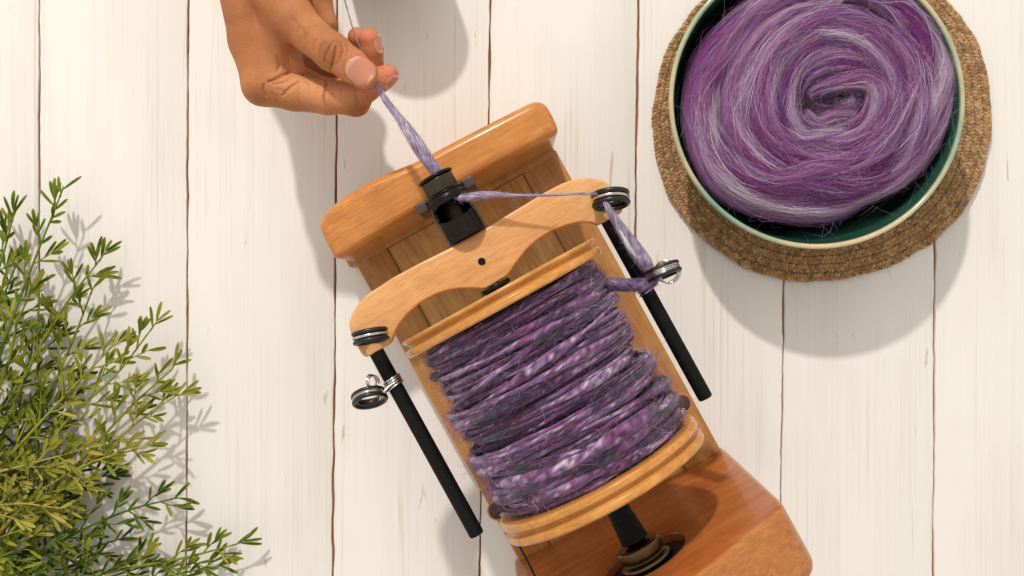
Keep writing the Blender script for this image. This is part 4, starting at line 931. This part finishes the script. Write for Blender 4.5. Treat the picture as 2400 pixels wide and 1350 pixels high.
for c_, dp, w_ in (
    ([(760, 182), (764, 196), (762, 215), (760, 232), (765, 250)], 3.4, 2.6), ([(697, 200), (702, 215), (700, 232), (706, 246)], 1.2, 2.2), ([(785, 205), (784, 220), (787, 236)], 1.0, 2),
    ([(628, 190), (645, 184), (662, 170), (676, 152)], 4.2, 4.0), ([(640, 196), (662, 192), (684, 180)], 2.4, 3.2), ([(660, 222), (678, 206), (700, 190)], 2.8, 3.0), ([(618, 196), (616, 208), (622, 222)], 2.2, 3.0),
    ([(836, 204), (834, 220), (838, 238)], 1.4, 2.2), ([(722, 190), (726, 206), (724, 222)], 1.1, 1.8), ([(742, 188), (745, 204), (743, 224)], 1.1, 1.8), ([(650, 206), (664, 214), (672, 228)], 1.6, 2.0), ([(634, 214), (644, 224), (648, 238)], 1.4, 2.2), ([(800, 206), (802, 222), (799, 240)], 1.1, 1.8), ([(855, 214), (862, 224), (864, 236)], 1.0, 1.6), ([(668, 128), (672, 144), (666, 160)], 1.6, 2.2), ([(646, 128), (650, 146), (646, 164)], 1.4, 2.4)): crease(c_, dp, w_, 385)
# naive surface nets
def surface_nets(F):
    s = F < 0; n = np.array(F.shape)-1
    c = [s[i:i+n[0], j:j+n[1], k:k+n[2]] for i in (0, 1) for j in (0, 1) for k in (0, 1)]
    cnt = sum(x.astype(np.int8) for x in c); act = (cnt > 0) & (cnt < 8); I = np.argwhere(act)
    idx = np.full(act.shape, -1, np.int32); idx[act] = np.arange(len(I))
    acc = np.zeros((len(I), 3)); num = np.zeros(len(I))
    corners = [(i, j, k) for i in (0, 1) for j in (0, 1) for k in (0, 1)]
    for a in range(8):
        for b2 in range(a+1, 8):
            ca, cb = np.array(corners[a]), np.array(corners[b2])
            if abs(ca-cb).sum() != 1: continue
            fa = F[I[:, 0]+ca[0], I[:, 1]+ca[1], I[:, 2]+ca[2]]; fb_ = F[I[:, 0]+cb[0], I[:, 1]+cb[1], I[:, 2]+cb[2]]
            m = (fa < 0) != (fb_ < 0); t = np.where(m, fa/(fa-fb_+1e-12), 0)
            acc += np.where(m[:, None], ca+(cb-ca)*t[:, None], 0); num += m
    V = I+acc/num[:, None]; faces = []
    for ax in range(3):
        o1, o2 = [x for x in range(3) if x != ax]
        sl0 = [slice(None)]*3; sl1 = [slice(None)]*3; sl0[ax] = slice(0, -1); sl1[ax] = slice(1, None)
        ch = s[tuple(sl0)] != s[tuple(sl1)]; E = np.argwhere(ch)
        E = E[(E[:, o1] > 0) & (E[:, o2] > 0) & (E[:, o1] < n[o1]) & (E[:, o2] < n[o2])]
        def cell(d1, d2):
            q = E.copy(); q[:, o1] += d1; q[:, o2] += d2; return idx[q[:, 0], q[:, 1], q[:, 2]]
        Q = np.stack([cell(-1, -1), cell(0, -1), cell(0, 0), cell(-1, 0)], 1)
        inside = s[E[:, 0], E[:, 1], E[:, 2]]; flip = inside if ax != 1 else ~inside
        Q = np.where(flip[:, None], Q, Q[:, ::-1]); faces.append(Q[(Q >= 0).all(1)])
    return V, np.concatenate(faces)
HV, HF = surface_nets(Fd); HV = lo+HV*VX
# light smoothing along the mesh
E = np.concatenate([HF[:, [0, 1]], HF[:, [1, 2]], HF[:, [2, 3]], HF[:, [3, 0]]]); deg = np.bincount(E.ravel(), minlength=len(HV)).astype(float)
for _ in range(2):
    A_ = np.zeros_like(HV)
    for j in range(3): A_[:, j] = np.bincount(E[:, 0], HV[E[:, 1], j], len(HV))+np.bincount(E[:, 1], HV[E[:, 0], j], len(HV))
    HV = HV*.55+.45*A_/np.maximum(deg, 1)[:, None]
# forearm beyond the top of the picture, continuing the wrist
FA = catmull([W(630, -40, 300), W(590, -160, 320), W(500, -400, 340), W(380, -760, 350), W(250, -1100, 360)], 40)
fV, fF, _ = tube(FA, np.interp(np.linspace(0, 1, 40), [0, .12, .4, 1], [72, 86, 104, 122]), 36)
# skin tone per vertex, with some shade painted in
def tones(V):
    k = H/(H-V[:, 2]); x = V[:, 0]*k+1200; y = 675-V[:, 1]*k; z = V[:, 2]
    c = np.tile(lin(180, 114, 68), (len(V), 1)); nz_ = Noise2(77); m = nz_(x/38, y/38)*.5+nz_(x/14+9, y/14)*.3+nz_(x/6, y/6+4)*.2
    c = c*(.78+.40*m)[:, None]
    def blob(cx, cy, r, col, w, z0=None, rz=60):
        nonlocal c
        g = np.exp(-(((x-cx)**2+(y-cy)**2)/r**2))*w
        if z0 is not None: g = g*np.exp(-((z-z0)/rz)**2)
        c = c*(1-g[:, None])+col*g[:, None]
    pink = lin(214, 126, 96); brown = lin(146, 86, 48); pale = lin(212, 148, 102); dark = lin(96, 56, 36)
    for Q_, dp_, z0_ in CRL:  # darker fold pigment, also painted in to deepen the crease shading
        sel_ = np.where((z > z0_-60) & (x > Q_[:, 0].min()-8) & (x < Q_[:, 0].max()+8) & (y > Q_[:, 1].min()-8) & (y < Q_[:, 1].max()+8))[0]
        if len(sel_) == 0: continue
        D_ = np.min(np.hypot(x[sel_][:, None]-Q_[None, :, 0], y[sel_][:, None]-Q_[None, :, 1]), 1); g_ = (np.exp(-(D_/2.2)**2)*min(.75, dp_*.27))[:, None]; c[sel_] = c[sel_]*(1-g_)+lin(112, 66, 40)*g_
    blob(910, 176, 30, pink, .85); blob(868, 92, 30, pink, .8); blob(838, 84, 20, pink, .7); blob(862, 190, 30, pink, .7); blob(836, 150, 34, pink, .35)
    blob(780, 125, 34, brown, .7, 450, 50); blob(725, 215, 45, pale, .75); blob(800, 215, 40, pale, .65); blob(690, 170, 45, pale, .7); blob(655, 150, 30, pale, .5)
    blob(765, 30, 26, pale, .7); blob(545, 60, 60, brown, .6); blob(640, 60, 60, brown, .4); blob(600, 225, 34, brown, .4); blob(700, 255, 40, brown, .4); blob(835, 262, 22, brown, .5); blob(886, 150, 18, dark, .6, 300, 30)  # dark blob paints the shadow on the back of the middle finger
    return c
AllV = np.vstack([HV, fV]); AllF = np.vstack([HF, fF+len(HV)])
M_skin, nt, b = newmat('skin'); a = N(nt, 'ShaderNodeVertexColor'); a.layer_name = 'Col'
v = mapping(nt, 'Object', (1,)*3); vo = N(nt, 'ShaderNodeTexVoronoi', Scale=1500, feature='DISTANCE_TO_EDGE'); nt.links.new(v, vo.inputs['Vector'])
v = mapping(nt, 'Object', (500, 900, 500)); n = N(nt, 'ShaderNodeTexNoise', Scale=1.0, Detail=5, Roughness=.65, Distortion=1.0); nt.links.new(v, n.inputs['Vector'])
c = mixc(nt, a.outputs['Color'], crmp(nt, n.outputs['Fac'], [(.3, (.84, .80, .78)), (.6, (1.03, 1.03, 1.03))]), .8, 'MULTIPLY'); nt.links.new(c, b.inputs['Base Color'])
b.inputs['Specular IOR Level'].default_value = .32; setp(b, Roughness=.58); b.inputs['Subsurface Weight'].default_value = .12; b.inputs['Subsurface Radius'].default_value = (.9, .35, .18); b.inputs['Subsurface Scale'].default_value = .0025
nn = bump(nt, b, vo.outputs['Distance'], .45, .0002); nn = bump(nt, b, n.outputs['Fac'], .5, .0006, nn)
v = mapping(nt, 'Object', (330, 120, 200), (0, 0, .6)); n6 = N(nt, 'ShaderNodeTexNoise', Scale=1.0, Detail=5, Roughness=.7, Distortion=2.2); nt.links.new(v, n6.inputs['Vector']); bump(nt, b, n6.outputs['Fac'], .35, .0011, nn)
hoff = W(640, 0, 300)
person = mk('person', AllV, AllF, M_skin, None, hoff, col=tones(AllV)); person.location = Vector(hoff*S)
prop(person, 'hand reaching in from the top, pinching purple yarn between thumb and index finger', 'person')
# nails, draped on the finger by casting rays onto it
bvh = BVHTree.FromPolygons([tuple(v_) for v_ in HV], [tuple(int(q) for q in f_) for f_ in HF])
def nailm(nm, c1, c2): return None
M_nail, nt, b = newmat('fingernail'); a = N(nt, 'ShaderNodeVertexColor'); a.layer_name = 'Col'; nt.links.new(a.outputs['Color'], b.inputs['Base Color']); setp(b, Roughness=.3, Coat_Weight=.3, Coat_Roughness=.2)
v = mapping(nt, 'Object', (600,)*3); n = N(nt, 'ShaderNodeTexNoise', Scale=1.0, Detail=2); nt.links.new(v, n.inputs['Vector']); bump(nt, b, n.outputs['Fac'], .12, .0003)
def nail(c, z, adir, L, Wd, view=None, arch=3.0, label=None):
    # c page point at height z; adir page direction towards the tip; view = direction from which the nail is seen (world)
    C0 = W(c[0], c[1], z); ax = unit(np.array([adir[0], -adir[1], adir[2] if len(adir) > 2 else 0.])); vw = unit(np.array(view if view is not None else (0, 0, 1.)))
    ax = unit(ax-ax@vw*vw); sx = np.cross(ax, vw); n, m = 27, 19; V = []; C = []; ok = True
    for i in range(n):
        t = math.sin(-PI/2+PI*i/(n-1))
        for j in range(m):
            q = -1+2*j/(m-1)
            hw = max(.05, (1-abs(t)**2.7)**(1/2.5))                       # superellipse outline
            xx = q*Wd*.5*hw; yy = t*L*.5
            o = C0+ax*yy+sx*xx+vw*90
            hit = bvh.ray_cast(Vector(o), Vector(-vw), 200)
            if hit[0] is None: hp = C0+ax*yy+sx*xx
            else: hp = np.array(hit[0])
            V.append((hp, q, t))
            lun = max(0, min(1, (-t-.55)*4)); fr = max(0, min(1, (t-.80)*7)); pc = lin(192, 124, 98)*(1-lun)+lin(206, 156, 130)*lun; C.append(pc*(1-fr)+lin(212, 176, 130)*fr)
    # fit a smooth height so that the plate is even and curved
    P = np.array([v_[0] for v_ in V]); hh = P@vw; good = hh > hh.max()-14; q = np.array([v_[1] for v_ in V]); t = np.array([v_[2] for v_ in V])
    Amat = np.stack([np.ones_like(q), q, t, q*q, t*t, q*t], 1); sol, *_ = np.linalg.lstsq(Amat[good][:, :5], hh[good], rcond=None); sol = np.append(sol, 0); fit = Amat@sol
    lift = arch*(1-.9*q**4)*(.45+.55*np.clip(t+1, 0, 1))
    P = P+(fit-hh+lift)[:, None]*vw; F = gridfaces(n, m)
    B2 = P-vw*4.0; V2 = np.vstack([P, B2]); nm_ = n*m; Fs = []
    for i in range(n-1): Fs += [[i*m, (i+1)*m, (i+1)*m+nm_, i*m+nm_], [i*m+m-1, i*m+m-1+nm_, (i+1)*m+m-1+nm_, (i+1)*m+m-1]]
    for j in range(m-1): Fs += [[j, j+nm_, j+1+nm_, j+1], [(n-1)*m+j, (n-1)*m+j+1, (n-1)*m+j+1+nm_, (n-1)*m+j+nm_]]
    o = mk('fingernail', V2, np.vstack([F, np.array(Fs)]), M_nail, person, hoff, col=np.array(C+C), sharp=50); 
    if label: o['label'] = label
nail((848, 170), 440, (.80, .60), 54, 51, view=(-.05, 0.05, 1), label='large pink thumbnail turned upwards')
nail((884, 104), 340, (-.1, -1, .2), 40, 34, view=(.92, .05, .42), arch=2)
nail((918, 192), 372, (.7, -.75, .1), 34, 34, view=(.55, -.75, .12), arch=2)

# ------------------------------------------------------------------ cup added unseen beyond the top edge to cast the shadow there
M_cup = simple('grey_stoneware', (.30, .28, .25), .5)
cc_ = np.array([905-1200, 675+132.0])
pr = roundprof([(0.1, 0.5), (92, .5), (100, 6), (112, 60), (118, 238), (116, 242), (111, 242), (108, 232), (102, 60), (90, 14), (0.1, 12)], 5)
V, F = lathe_z(pr, cc_[0], cc_[1], 80); shadow_cup = mk('shadow_cup', V, F, M_cup, None, (cc_[0], cc_[1], 0)); shadow_cup.location = (cc_[0]*S, cc_[1]*S, 0)
prop(shadow_cup, 'grey stoneware cup added unseen beyond the top edge to cast the shadow right of the hand', 'shadow_cup')
